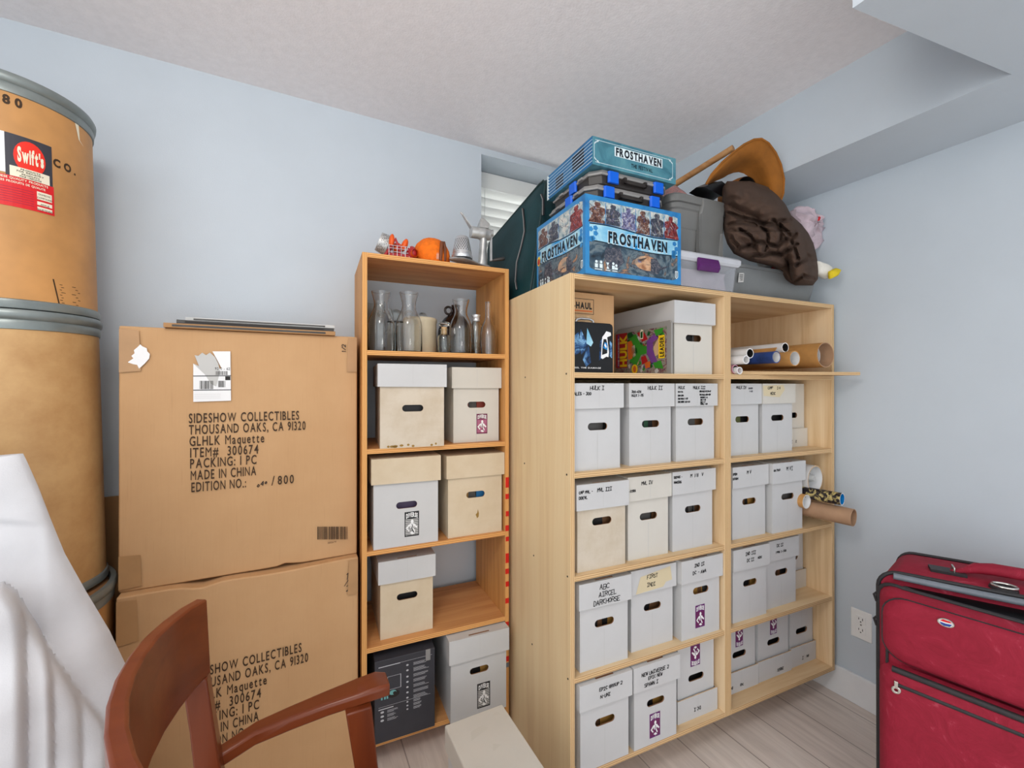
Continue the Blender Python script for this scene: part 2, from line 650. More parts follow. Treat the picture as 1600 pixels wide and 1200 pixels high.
def disc(mb, u, v, ru, rv, fmap, mat, n=18):
    poly(mb, [(u + ru * math.cos(2 * math.pi * k / n), v + rv * math.sin(2 * math.pi * k / n)) for k in range(n)], fmap, mat)


def front(y, x0=0.0, z0=0.0): return lambda u, v: (x0 + u, y, z0 + v)
# ---------------------------------------------------------------- the room
YB, XR, ZC, ZS = 1.855, 2.047, 2.395, 2.119
m = MB()
m.box(-1.3, 2.2, -2.3, 2.2, -.06, 0, 'floor_planks')
struct(m, 'floor')
m = MB()
m.box(-1.3, 2.2, -2.3, 2.2, ZC, ZC + .06, 'ceiling_paint')
struct(m, 'ceiling')
# back wall with the window recess
WX0, WX1, WZ0, WZ1, WY = .789, 1.72, 1.50, 2.364, 2.045
m = MB()
for x0, x1, z0, z1 in ((-1.3, WX0, 0, ZC), (WX1, 2.2, 0, ZC), (WX0, WX1, 0, WZ0), (WX0, WX1, WZ1, ZC)):
    m.box(x0, x1, YB, YB + .24, z0, z1, 'wall_paint')
struct(m, 'wall_back')
m = MB()
m.box(XR, XR + .1, -2.3, YB, 0, ZC, 'wall_paint')
struct(m, 'wall_right')
m = MB()
m.box(-1.4, -1.3, .7, YB + .2, 0, ZC, 'wall_paint')
struct(m, 'wall_left')
m = MB()   # L-shaped dropped soffit
k = [(1.713, YB), (1.713, .42), (1.1, .505), (1.1, -.2), (XR, -.2), (XR, YB)]
n_ = len(k)
vs = [(x, y, ZS) for x, y in k] + [(x, y, ZC) for x, y in k]
m.add(vs, [tuple(range(n_)), tuple(range(2 * n_ - 1, n_ - 1, -1))] + [(i, (i + 1) % n_, n_ + (i + 1) % n_, n_ + i) for i in range(n_)], 'wall_paint')
struct(m, 'ceiling_soffit')
m = MB()
m.prism([(-2.2, 0), (YB, 0), (YB, .118), (-2.2, .118)], 0, 1, 'white_trim')
m.v = [(XR - .013 * y, x, z) for x, y, z in m.v]
struct(m, 'baseboard_right', bevel=.003)
m = MB()
m.box(-1.3, XR - .013, YB - .013, YB, 0, .118, 'white_trim')
struct(m, 'baseboard_back', bevel=.003)

# window at the back of the recess
m = MB()
for x0, x1, z0, z1 in ((WX0, WX0 + .05, WZ0, WZ1), (WX1 - .05, WX1, WZ0, WZ1), (WX0 + .05, WX1 - .05, WZ0, WZ0 + .05), (WX0 + .05, WX1 - .05, WZ1 - .05, WZ1)):
    m.box(x0, x1, WY + .04, WY + .09, z0, z1, 'white_trim')
wf = struct(m, 'window_1', bevel=.003)
m = MB()
m.box(WX0 + .05, WX1 - .05, WY + .06, WY + .066, WZ0 + .05, WZ1 - .05, 'clear_glass')
m.build('window_pane', wf)
t = thing('window_blind', 'white slatted blind hanging in the window recess behind the dark green case', 'blind', (WX0, WY, WZ1))
m = MB()
m.box(.004, WX1 - WX0 - .004, -.045, .02, -.082, -.002, 'blind_white')
m.build('headrail', t, bevel=.003)
for i in range(17):
    m = MB()
    z = -.098 - i * .0455
    secs = []
    for q in range(7):
        a = -1 + q / 3
        secs.append(((a * .021), -.018 * a + .004 * (1 - a * a)))
    up = [(y - .012, z + zz + .0012) for y, zz in secs]
    dn = [(y - .012, z + zz - .0012) for y, zz in reversed(secs)]
    m.loft([[(x, y, zz) for y, zz in up + dn] for x in (.008, WX1 - WX0 - .008)], 'blind_white')
    m.build('slat', t, smooth=40)
m = MB()
for x in (.085, .82):
    for y in (-.035, .012):
        m.tube([(x, y, -.08), (x, y, -.85)], .0012, 'blind_white', 6)
m.build('ladder_cord', t)

# ---------------------------------------------------------------- bookcases
S1, S2, S3, S4, S5, ST = 1.328, 1.0275, .72, .418, .128, 1.623
L1, L2, L3, L4, L5, LT = 1.407, 1.0746, .733, .409, .09, 1.734
TH = .016


def bookcase(fr, x0, x1, depth, shelves, bottom, top, label, wood_, left_foot):
    nm = wood_
    t = thing('bookcase', label, 'bookcase', fr.w(x0, 0), fr.deg)
    w = x1 - x0
    inner = 'birch_inner' if nm == 'birch' else nm + '_vertical'
    zb = bottom - TH
    for side in (0, 1):
        m = MB()
        a = 0 if side == 0 else w - TH
        m.box(a, a + TH, 0, depth, 0 if side in left_foot else zb, top, nm + '_vertical',
              {'-y': nm + '_edge_upright', ('+x' if side == 0 else '-x'): inner})
        m.build('side_panel', t, bevel=.0008)
    m = MB()
    m.box(TH, w - TH, 0, depth, top - TH, top, nm + '_level', {'-y': nm + '_edge_level'})
    m.build('top_panel', t, bevel=.0008)
    m = MB()
    m.box(TH, w - TH, 0, depth, zb, bottom, nm + '_level', {'-y': nm + '_edge_level'})
    m.build('bottom_panel', t, bevel=.0008)
    for z in shelves:
        m = MB()
        m.box(TH, w - TH, .001, depth, z - TH, z, nm + '_level', {'-y': nm + '_edge_level'})
        m.build('shelf', t, bevel=.0008)
    if zb > .01:
        m = MB()
        m.box(TH, w - TH, depth * .62, depth * .62 + .03, 0, zb, nm + '_level')
        m.box(TH, w - TH, depth - .03, depth, 0, zb, nm + '_level')
        m.build('plinth', t)
    return t, w


tA, wA = bookcase(CB, .037, .690, .52, (S1, S2, S3, S4), S5, ST,
                  'pale birch plywood bookcase with bare left side, between the orange-toned bookcase and its twin', 'birch', (0,))
m = MB()
m.box(TH, wA - TH, .512, .52, S5, ST - TH, 'birch_inner')  # unseen board, added to keep light from the wall gap out of the case
m.build('light_stop_back', tA)
for px, py in ((797, 463.5), (833.6, 448.4), (881, 427.6), (820.8, 589.6), (885, 584), (819.6, 724), (885.6, 741.6), (834, 868), (831.5, 1006.5), (886.8, 900.8), (887.5, 1060.7)):
    p = CB.X(px, py, .037)
    if not (.004 < p.y < .515 and .02 < p.z < ST - .004): continue
    m = MB()
    m.lathe([(.0002, -.0016), (.0026, -.0012), (.003, .0)], 'ink_black', 10, (0, p.y, p.z), Matrix.Rotation(R_(90), 3, 'Y'))
    m.build('screw', tA)
tB, wB = bookcase(CB, .690, 1.308, .52, (S1, S2, S3, S4), S5, ST,
                  'pale birch plywood bookcase in the corner against the right wall, raised off the floor', 'birch', ())
m = MB()
m.box(TH, wB - TH, .512, .52, S5, ST - TH, 'birch_inner')  # added board here too, blocks light coming through from behind
m.build('light_stop_back', tB)
tL, wL = bookcase(CL, .0126, .5454, .335, (L1, L2, L3, L4), L5, LT,
                  'orange-toned plywood bookcase beside the big cardboard boxes, with red tape marks', 'fir', (0, 1))
m = MB()
for a, b in ((746, 762), (772, 780), (799, 807), (821, 830), (839, 846), (865, 880), (889, 897), (909, 917), (935, 943), (972, 978), (1026, 1034), (1036, 1043)):
    p, q = CL.Y(790, a, 0), CL.Y(790, b, 0)
    xa = wL - TH + random.uniform(.0005, .004)
    m.box(xa, wL - .0006, -.0007, .0005, q.z, p.z, 'tape_grey' if a == 1036 else 'tape_red')
m.build('tape_mark', tL)['label'] = 'strips of red tape stuck on the right front edge'

# ---------------------------------------------------------------- lidded storage boxes
HUES = [['green', 'red', 'grey', 'black'], ['black', 'green', 'black', 'brown'], ['olive', 'olive', 'grey', 'brown'], ['yellow', 'blue', 'green', 'black', 'brown'],
        ['grey', 'black', 'brown'], ['black', 'grey', 'black', 'grey', 'brown'], ['black', 'brown', 'black', 'ochre'], ['plum', 'black', 'brown'], ['ochre', 'brown', 'ochre', 'grey'],
        ['black'], ['red', 'grey', 'red'], ['plum'], ['ochre', 'grey', 'blue'], ['brown', 'brown', 'black'], ['grey', 'olive', 'black']]


def logo(mb, fmap, u, v, wd, ht, ink, pale):
    """the shop's printed badge: frame, lettering across the top, a seated reader below"""
    def F(k): return lambda a, b: fmap(u + a * wd, v + b * ht, k)
    rect(mb, 0, 1, 0, 1, F(1), ink)
    rect(mb, .06, .94, .06, .7, F(2), pale if ink != 'print_purple' else 'print_plum')
    for k in range(9):
        rect(mb, .06, .94, .08 + k * .07, .105 + k * .07, F(3), ink)
    f4 = F(4)
    letters(mb, 'DIVERSE', lambda a, b: f4(.1 + a, .74 + b * 1.0), 0, 0, .17, 'paper_white', width=.8, style='fat', arch=lambda a: .05 * math.sin(min(1, max(0, a / .8)) * math.pi))
    disc(mb, .52, .6, .1, .08, f4, 'paper_white', 12)
    for q in ([(.3, .5), (.5, .54), (.72, .5), (.62, .3), (.4, .32)], [(.08, .36), (.3, .5), (.38, .46), (.16, .3)], [(.08, .34), (.3, .2), (.34, .26), (.14, .37)],
              [(.4, .4), (.66, .14), (.74, .2), (.5, .44)], [(.7, .48), (.9, .36), (.84, .3), (.66, .4)], [(.34, .14), (.52, .2), (.7, .1), (.5, .08)]):
        poly(mb, q, F(5), 'paper_white')
    for q in ([(.48, .5), (.52, .5), (.62, .34), (.56, .34)], [(.42, .4), (.46, .4), (.66, .16), (.6, .14)]):
        poly(mb, q, F(6), ink)


def comic_box(fr, xl, xr, y, zf, h, label, hues=0, body='box_white', lid='box_white', depth=.37, lidh=.078, flip=False, writing=(), badge=None,
              rot=0.0, hole=.5, tape=None, stain=False, group=None):
    """xl..xr: left and right edge of the lid on the front; front face of the body at depth y"""
    xc, wl = (xl + xr) / 2, xr - xl
    t = thing('storage_box', label, 'box', fr.w(xc, y, zf), fr.deg + rot, group)
    w = wl - .016
    zz = (lambda z: h - z) if flip else (lambda z: z)
    xx = (lambda x: -x) if flip else (lambda x: x)

    def P(x, yy, z): return (xx(x), yy, zz(z))
    hb = h - .003
    m = MB()
    # front panel with a stadium hand hole
    hz, hw, hr = h * hole, .036, .0115
    n = 8
    arcR = [(hw - hr + hr * math.sin(math.pi * k / n), hz + hr * math.cos(math.pi * k / n)) for k in range(n + 1)]
    arcL = [(-(hw - hr) - hr * math.sin(math.pi * k / n), hz - hr * math.cos(math.pi * k / n)) for k in range(n + 1)]
    loop = arcR + arcL
    f0 = lambda a, b: P(a, 0, b)
    rect(m, -w / 2, w / 2, hz + hr, hb, f0, body)
    rect(m, -w / 2, w / 2, 0, hz - hr, f0, body)
    rect(m, -w / 2, -hw, hz - hr, hz + hr, f0, body)
    rect(m, hw, w / 2, hz - hr, hz + hr, f0, body)
    for sgn in (1, -1):
        for top in (1, -1):
            arc = [(sgn * (hw - hr + hr * math.sin(math.pi / 2 * k / 5)), hz + top * hr * math.cos(math.pi / 2 * k / 5)) for k in range(6)]
            poly(m, [(sgn * hw, hz + top * hr)] + (arc if sgn * top > 0 else arc), f0, body)
    for i in range(len(loop)):
        a, b = loop[i], loop[(i + 1) % len(loop)]
        m.quad(P(a[0], 0, a[1]), P(b[0], 0, b[1]), P(b[0], .004, b[1]), P(a[0], .004, a[1]), 'box_brown_inside')
    # what shows inside the hole: edges of packed comics
    hs = HUES[hues % len(HUES)]
    rnd = random.Random(label)
    cuts = [-hw - .025] + sorted(rnd.uniform(-hw, hw) for _ in range(len(hs) - 1)) + [hw + .025]
    for c, a, b in zip(hs, cuts, cuts[1:]):
        sl = rnd.uniform(-.006, .006)
        poly(m, [(a, hz - .03), (b, hz - .03), (b + sl, hz + .03), (a + sl, hz + .03)], lambda u, v: P(u, .022 + rnd.uniform(0, .003), v), 'comic_' + c)
    x0, x1 = -w / 2, w / 2
    m.quad(P(x0, 0, 0), P(x0, depth, 0), P(x0, depth, hb), P(x0, 0, hb), body)
    m.quad(P(x1, 0, 0), P(x1, 0, hb), P(x1, depth, hb), P(x1, depth, 0), body)
    m.quad(P(x0, depth, 0), P(x1, depth, 0), P(x1, depth, hb), P(x0, depth, hb), body)
    m.quad(P(x0, 0, 0), P(x1, 0, 0), P(x1, depth, 0), P(x0, depth, 0), body)
    m.quad(P(x0, 0, hb), P(x1, 0, hb), P(x1, depth, hb), P(x0, depth, hb), body)
    # folded flap seam down the front
    rect(m, -.0015, .0, .0, hz - .02, lambda u, v: P(u, -.0003, v), 'seam' if body.startswith('box_white') else body)
    if stain:
        for _ in range(9):
            sx = rnd.uniform(-w / 2 + .01, w / 2 - .01)
            disc(m, sx, .004 + rnd.uniform(0, .008), rnd.uniform(.002, .01), .004, lambda u, v: P(u, -.0004, max(.0005, v)), 'stain_brown', 9)
    m.build('box_body', t, recalc=False)
    # lid
    m = MB()
    a0, a1, g = -wl / 2, wl / 2, .009
    z0, z1 = h - lidh, h
    sw = wl * .17
    s0, s1 = .0005, .0075
    tk = .0035
    skew = rnd.uniform(-.0025, .0025)
    m.quad(P(a0, -g, z0), P(a1, -g, z0 + skew), P(a1, -g, z1), P(a0, -g, z1), lid)
    m.quad(P(a0, -g, z0), P(a0, -g, z1), P(a0, depth + g, z1), P(a0, depth + g, z0), lid)
    m.quad(P(a1, -g, z0 + skew), P(a1, depth + g, z0), P(a1, depth + g, z1), P(a1, -g, z1), lid)
    m.quad(P(a0, depth + g, z0), P(a0, depth + g, z1), P(a1, depth + g, z1), P(a1, depth + g, z0), lid)
    for u0, u1, v0, v1 in ((a0, a1, -g, s0), (a0, -sw, s0, s1), (sw, a1, s0, s1), (a0, a1, s1, depth + g)):
        m.quad(P(u0, v0, z1), P(u1, v0, z1), P(u1, v1, z1), P(u0, v1, z1), lid)
    for u0, u1, v0, v1 in ((-sw, sw, s0, s0), (-sw, sw, s1, s1), (-sw, -sw, s0, s1), (sw, sw, s0, s1)):
        m.quad(P(u0, v0, z1), P(u1, v1, z1), P(u1, v1, z1 - .003), P(u0, v0, z1 - .003), 'box_brown_inside')
    m.quad(P(-sw, s0, z1 - .0028), P(sw, s0, z1 - .0028), P(sw, s1, z1 - .0028), P(-sw, s1, z1 - .0028), 'box_brown_inside')
    # rim of the lid, the thickness of the board
    m.quad(P(a0, -g, z0), P(a1, -g, z0 + skew), P(a1 - tk, -g + tk, z0 + skew), P(a0 + tk, -g + tk, z0), 'cardboard_edge')
    m.quad(P(a0, -g, z0), P(a0 + tk, -g + tk, z0), P(a0 + tk, depth, z0), P(a0, depth + g, z0), 'cardboard_edge')
    m.quad(P(a1, -g, z0), P(a1, depth + g, z0), P(a1 - tk, depth, z0), P(a1 - tk, -g + tk, z0), 'cardboard_edge')
    m.quad(P(a0 + tk, -g + tk, z0), P(a1 - tk, -g + tk, z0), P(a1 - tk, -g + tk, z1 - tk), P(a0 + tk, -g + tk, z1 - tk), lid)
    rect(m, -.001, .0, z0 + .004, z1 - .004, lambda u, v: P(u, -g - .0003, v), 'seam' if lid.startswith('box_white') else lid)
    ld = m.build('lid', t, recalc=False)
    if tape:
        m = MB()
        poly(m, tape, lambda u, v: P(a0 + u * wl, -g - .0006, z1 - v * lidh), 'yellow_tape')
        m.build('tape_patch', ld)['label'] = 'yellowed tape'
    if writing:
        m = MB()
        for row in writing:
            s, u, v, cap = row[:4]
            scrawl(m, s, lambda a, b: P(a, -g - .0009, b), a0 + u * wl, z1 - v * lidh, cap, row[4] if len(row) > 4 else 'marker')
        m.build('handwriting', ld, recalc=False)
    if badge:
        m = MB()
        bu, bv, bw, bh, ink, pale = badge
        logo(m, lambda a, b, k: P(a, -.0003 * k, b), bu * w - bw / 2, bv, bw, bh, ink, pale)
        m.build('printed_badge', t, recalc=False)
    return t


G = 'white lidded storage boxes in the birch bookcases'
PU = ('print_purple', 'print_plum')
# left birch bookcase, second shelf from the top
comic_box(CB, .0565, .243, .022, S2, .268, 'white lidded box, left end of the second row in the left birch bookcase', 0, group=G,
          writing=[('HULK I', .32, .26, 0.0120), ('TALES - 300', -.02, .46, 0.0084)])
comic_box(CB, .269, .460, .028, S2, .268, 'white lidded box in the middle of the second row in the left birch bookcase', 1, group=G,
          writing=[('HULK II', .4, .26, 0.0120), ('300-474', .05, .4, 0.0072), ('HULK 1-75', .05, .55, 0.0072)])
comic_box(CB, .465, .660, .026, S2, .268, 'white box with columns of small lid writing, right in second row, left birch bookcase', 2, group=G,
          writing=[('HULK', .05, .24, 0.0096), ('HULK III', .4, .24, 0.0096), ('76-119', .04, .4, 0.0047), ('200-299', .04, .56, 0.0047), ('INC HULK 1-57', .04, .7, 0.0047),
                   ('INC HERC 112-141', .04, .84, 0.0047), ('RED HULK HC 30-67', .55, .38, 0.0044), ('INC HULK 600-635', .55, .53, 0.0044), ('SAVAGE 1-6', .57, .65, 0.0044),
                   ('INC 1-15', .57, .76, 0.0044), ('IND 1-7', .57, .86, 0.0044), ('TOTAL 1-20', .57, .95, 0.0044)])
# third row
comic_box(CB, .066, .261, .019, S3, .268, 'box with stained beige body and white lid, third row of left birch bookcase', 3, body='box_stained', group=G, hole=.55,
          writing=[('MVL III', .38, .34, 0.0108), ('CAP MVL -', .04, .34, 0.0078), ('DDEVL', .04, .55, 0.0078)])
comic_box(CB, .265, .449, .030, S3, .272, 'white lidded box in the middle of the third row in the left birch bookcase', 4, body='box_white_warm', lid='box_white_warm', group=G,
          writing=[('MVL IV', .3, .36, 0.0108), ('-XTRA', .02, .62, 0.0072)])
comic_box(CB, .453, .655, .030, S3, .274, 'white box with crossed-out lid writing, right in third row of left birch bookcase', 5, group=G,
          writing=[('M', .4, .3, 0.0108), ('#', .5, .3, 0.0108), ('##', .53, .3, 0.0108), ('#', .56, .3, 0.0108), ('V', .66, .3, 0.0108), ('DEFNS -', .03, .28, 0.0072), ('MAKERS', .03, .5, 0.0072)])
# fourth row
comic_box(CB, .073, .268, .016, S4, .270, 'white box with three big lines of lid writing, fourth row of left birch bookcase', 6, group=G,
          writing=[('ABC', .38, .35, 0.0156), ('AIRCEL', .36, .64, 0.0144), ('DARKHORSE', .26, .93, 0.0144)])
comic_box(CB, .280, .472, .033, S4, .268, 'white lidded box with a patch of yellowed tape on its lid, in left birch bookcase', 7, group=G,
          tape=[(.1, .99), (.2, .3), (.86, .1), (.9, .7), (.76, .74), (.7, .92)], writing=[('FIRST', .34, .44, 0.0120), ('INDI', .34, .78, 0.0120)])
comic_box(CB, .477, .671, .014, S4, .274, 'white lidded box with purple badge, right end of fourth row in left birch bookcase', 8, group=G, badge=(-.02, .03, .044, .078, *PU), hole=.58,
          writing=[('IND II', .3, .34, 0.0108), ('DC - AWA', .26, .66, 0.0108)])
# bottom row
comic_box(CB, .064, .258, .0, S5, .268, 'white lidded box, left end of the bottom row in left birch bookcase', 6, group=G,
          writing=[('EPIC GROUP 2', .36, .42, 0.0096), ('N-UNI', .38, .7, 0.0096)])
comic_box(CB, .264, .456, .0, S5, .268, 'white lidded box with purple badge, middle of bottom row of left birch bookcase', 6, group=G, badge=(-.02, .02, .044, .078, *PU), hole=.5,
          writing=[('NEW UNIVERSE 2', .16, .42, 0.0108), ('EPIC NEW', .3, .62, 0.0096), ('SPAWN I', .22, .88, 0.0108)])
comic_box(CB, .479, .666, .034, S5, .270, 'white box stood upside down, right end of the bottom row in left birch bookcase', 9, group=G, flip=True, badge=(.02, .02, .045, .075, *PU),
          writing=[('DC I', .44, .46, 0.0108)])
# right birch bookcase
comic_box(CB, .7150, .908, .038, S2, .268, 'white lidded box, leftmost in second row of the right birch bookcase', 14, group=G,
          writing=[('HULK IV', .28, .25, 0.0102), ('BANNER', .62, .26, 0.0047, 'marker_grey'), ('1-100', .64, .4, 0.0047, 'marker_grey'), ('HC', -.02, .4, 0.0072), ('II', .0, .55, 0.0072), ('EMPTY', -.02, .68, 0.0072)])
comic_box(CB, .911, 1.103, .036, S2, .268, 'white lidded box with a smudged yellowed lid, second row of the right birch bookcase', 9, group=G, lid='box_white_warm',
          tape=[(.02, .6), (.0, .1), (.62, .06), (.66, .3), (.5, .68)], writing=[('COMP', .14, .27, 0.0096), ('I-X', .42, .27, 0.0084), ('MISC', .22, .55, 0.0096)])
comic_box(CB, 1.106, 1.288, .105, S2, .268, 'upside down white box set back beside the smudged lid, against the right end panel', 9, group=G, flip=True, lid='box_white_warm', body='box_white_warm',
          writing=[('I', .55, .36, 0.0108), ('X', .40, .36, 0.0108)])
comic_box(CB, .738, .932, .028, S3, .268, 'white lidded box, leftmost in third row of the right birch bookcase', 6, group=G,
          writing=[('XMEN', .0, .36, 0.0072), ('STORM', .0, .58, 0.0072), ('M V', .38, .36, 0.0120)])
comic_box(CB, .937, 1.131, .014, S3, .270, 'white lidded box beside the cardboard tubes in the right birch bookcase', 8, group=G,
          writing=[('ON TOUR', .02, .38, 0.0072), ('M VI', .4, .4, 0.0132)])
comic_box(CB, .732, .928, .021, S4, .270, 'white lidded box, leftmost in fourth row of the right birch bookcase', 6, group=G,
          writing=[('IND III', .32, .34, 0.0108), ('DC II', .36, .66, 0.0108), ('MISC', .66, .62, 0.0072)])
comic_box(CB, .934, 1.127, .038, S4, .266, 'white lidded box in the middle of the fourth row of the right birch bookcase', 13, group=G,
          writing=[('DC II', .3, .34, 0.0108), ('1994 1-100', .26, .66, 0.0084)])
comic_box(CB, 1.131, 1.289, .112, S4, .266, 'upside down white box set back in the fourth row of right birch bookcase', 9, group=G, flip=True, lid='box_white_warm',
          writing=[('MISC', .5, .3, 0.0084)])
comic_box(CB, .731, .922, .064, S5, .270, 'upside down white box with purple badge, left in bottom row of right birch bookcase', 9, group=G, flip=True, badge=(.0, .036, .04, .07, *PU),
          writing=[('DV', .74, .36, 0.0084), ('743', .44, .36, 0.0084)])
comic_box(CB, .926, 1.122, .066, S5, .270, 'upside down white box with purple badge, middle of bottom row of right birch bookcase', 9, group=G, flip=True, badge=(.0, .036, .04, .07, *PU),
          writing=[('INDEX', .26, .34, 0.0096)])
comic_box(CB, 1.127, 1.289, .072, S5, .268, 'upside down white box without a badge, right in bottom row of right birch bookcase', 9, group=G, flip=True,
          writing=[('I', .52, .4, 0.0120), ('GN', .3, .4, 0.0096)])
# top row of the left birch bookcase: the big box with its long side showing
comic_box(CB, .462, .655, .030, S1, .252, 'plain white lidded box beside the boxed comic on the top shelf of left birch bookcase', 5, group=G, body='box_white_warm')
# orange bookcase
GL = 'storage boxes in the orange-toned bookcase'
comic_box(CL, .062, .296, -.006, L2, .288, 'wide box with worn beige body, plain dark hand hole and white lid, in orange-toned bookcase', 9, body='box_grubby', depth=.29, rot=-3.5, stain=True, group=GL, hole=.47)
comic_box(CL, .330, .5275, .041, L2, .282, 'white lidded box with pink badge on the second shelf of the orange-toned bookcase', 10, body='box_white_warm', lid='box_white_warm', depth=.28, group=GL,
          badge=(.12, .03, .044, .076, 'print_plum', 'print_pink'))
comic_box(CL, .042, .279, .006, L3, .307, 'white box under a tan lid with a black badge, in the orange-toned bookcase', 11, lid='box_tan', depth=.31, lidh=.086, group=GL, hole=.46,
          badge=(.08, .03, .05, .086, 'print_black', 'paper_grey'))
t = comic_box(CL, .302, .5285, .013, L3, .300, 'all tan lidded box with a small brown stain, in the orange-toned bookcase', 12, body='box_tan', lid='box_tan', depth=.31, lidh=.083, group=GL)
m = MB()
poly(m, [(.0, .075), (.006, .06), (.012, .066), (.013, .078), (.009, .094), (.006, .08)], front(-.0006), 'stain_brown')
m.build('stain', t)
comic_box(CL, .068, .267, .034, L4, .272, 'box with beige body and white lid, alone on its shelf of the orange-toned bookcase', 9, body='box_tan', depth=.28, group=GL)
comic_box(CL, .300, .5290, -.03, L5, .298, 'white lidded box with black badge, at bottom right of the orange-toned bookcase', 6, depth=.33, lidh=.084, group=GL, hole=.56,
          badge=(.08, .026, .05, .09, 'print_black', 'paper_grey'))
# ---------------------------------------------------------------- big cardboard cartons
def carton(x0, x1, y0, y1, z0, z1, label, upper):
    t = thing('cardboard_carton', label, 'box', ((x0 + x1) / 2, y0, z0), 0, 'big printed shipping cartons')
    w, h, d = x1 - x0, z1 - z0, y1 - y0
    m = MB()
    # slightly bulged, dented body
    nx, nz = 26, 26
    rnd = random.Random(upper)
    rows = []

    def edge(u, v):
        e = min(u, 1 - u, v, 1 - v)
        return e
    def P(u, v):
        x, z = -w / 2 + u * w, v * h
        y = -.004 * math.sin(math.pi * u) * math.sin(math.pi * v)
        y += .0016 * noise.noise(Vector((x * 9, z * 9, upper * 7.3)))
        if not upper:
            z -= .012 * math.exp(-((u - .3) / .06) ** 2) * max(0, (v - .9) / .1) + .006 * math.exp(-((u - .62) / .2) ** 2) * max(0, (v - .92) / .08)
        else:
            z += .007 * math.exp(-((u - .66) / .03) ** 2) * max(0, (.1 - v) / .1) if v < .1 else 0
        return (x, y, z)
    vs = [P(i / nx, j / nz) for j in range(nz + 1) for i in range(nx + 1)]
    fs = [(j * (nx + 1) + i, j * (nx + 1) + i + 1, (j + 1) * (nx + 1) + i + 1, (j + 1) * (nx + 1) + i) for j in range(nz) for i in range(nx)]
    m.add(vs, fs, 'cardboard')
    k = 0
    N = (nx + 1) * (nz + 1)
    back = len(m.v)
    m.v += [(x, d, z) for x, y, z in m.v[:N]]
    ring = [i for i in range(nx + 1)] + [(j + 1) * (nx + 1) - 1 for j in range(1, nz + 1)] + [nz * (nx + 1) + i for i in range(nx - 1, -1, -1)] + [j * (nx + 1) for j in range(nz - 1, 0, -1)]
    mi = m.mi('cardboard')
    for a, b in zip(ring, ring[1:] + ring[:1]):
        m.f.append([a, b, back + b, back + a])
        m.m.append(mi)
    m.f.append([back, back + nx, back + N - 1, back + N - 1 - nx])
    m.m.append(mi)
    m.build('carton_body', t, smooth=50, bevel=.004)
    f = lambda a, b: (a, -.0075 + .003 * (abs(a) / (w / 2)) ** 2, b)
    # tape over the corners
    for q in ([(-w / 2 + .002, h - .13), (-w / 2 + .05, h - .125), (-w / 2 + .045, h - .012), (-w / 2 + .002, h - .008)],
              [(w / 2 - .034, h - .12), (w / 2 - .002, h - .12), (w / 2 - .002, h - .006), (w / 2 - .03, h - .006)],
              [(-w / 2 + .002, .01), (-w / 2 + .052, .014), (-w / 2 + .05, .1), (-w / 2 + .002, .104)]):
        m = MB()
        poly(m, q, lambda a, b: (a, -.0055, b), 'tape_clear')
        m.build('packing_tape', t)['label'] = 'shiny brown packing tape over a corner'
    return t, f, w, h


cx0, cx1 = -.424, .2045
tU, fU, wU, hU = carton(cx0, cx1, 1.567, 1.825, .712, 1.455, 'big brown shipping carton with torn white labels, upper one of two beside the drums', 1)
tD, fD, wD, hD = carton(cx0 + .004, cx1, 1.535, 1.825, 0, .712, 'big brown shipping carton under another, behind the wooden armchair', 0)
LINES = ['SIDESHOW COLLECTIBLES', 'THOUSAND OAKS, CA 91320', 'GLHLK Maquette', 'ITEM#  300674', 'PACKING: 1 PC', 'MADE IN CHINA', 'EDITION NO.:']
WID = [(295, 467.6), (295, 477.6), (296, 413), (297, 404), (297, 401), (298, 401), (299, 385)]
BASE = [661, 679, 697, 715, 732, 750.5, 769]
ox, oz = (cx0 + cx1) / 2, .712
for s, (a, b), y in zip(LINES, WID, BASE):
    m = MB()
    p, q = atY(a, y, 1.56), atY(b, y, 1.56)
    letters(m, s, fU, p.x - ox, p.z - oz, .028, 'ink_brown', width=q.x - p.x, style='semi', gap=.17)
    m.build('printed_line', tU, recalc=False)
m = MB()
q = atY(424, 757, 1.56)
letters(m, '/', fU, q.x - ox, q.z - oz - .003, .03, 'ink_brown', squeeze=.8)
q, q2 = atY(434, 757, 1.56), atY(459, 755, 1.56)
letters(m, '800', fU, q.x - ox, q.z - oz, .027, 'ink_brown', width=q2.x - q.x, style='semi', gap=.2)
m.build('printed_line', tU, recalc=False)
m = MB()
p = atY(402, 759, 1.56)
scrawl(m, '0', fU, p.x - ox, p.z - oz - .004, .008, 'marker')
scrawl(m, '4', fU, p.x - ox + .009, p.z - oz, .013, 'marker')
scrawl(m, '0', fU, p.x - ox + .021, p.z - oz + .004, .007, 'marker')
m.build('handwriting', tU, recalc=False)
m = MB()
p = atY(537, 548, 1.56)
g = lambda a, b: fU(p.x - ox - b, p.z - oz + a)
scrawl(m, '1/2', g, -.006, -.006, .012, 'marker')
m.build('handwriting', tU, recalc=False)


def torn(m, pts, mat, fm):
    poly(m, pts, fm, mat)


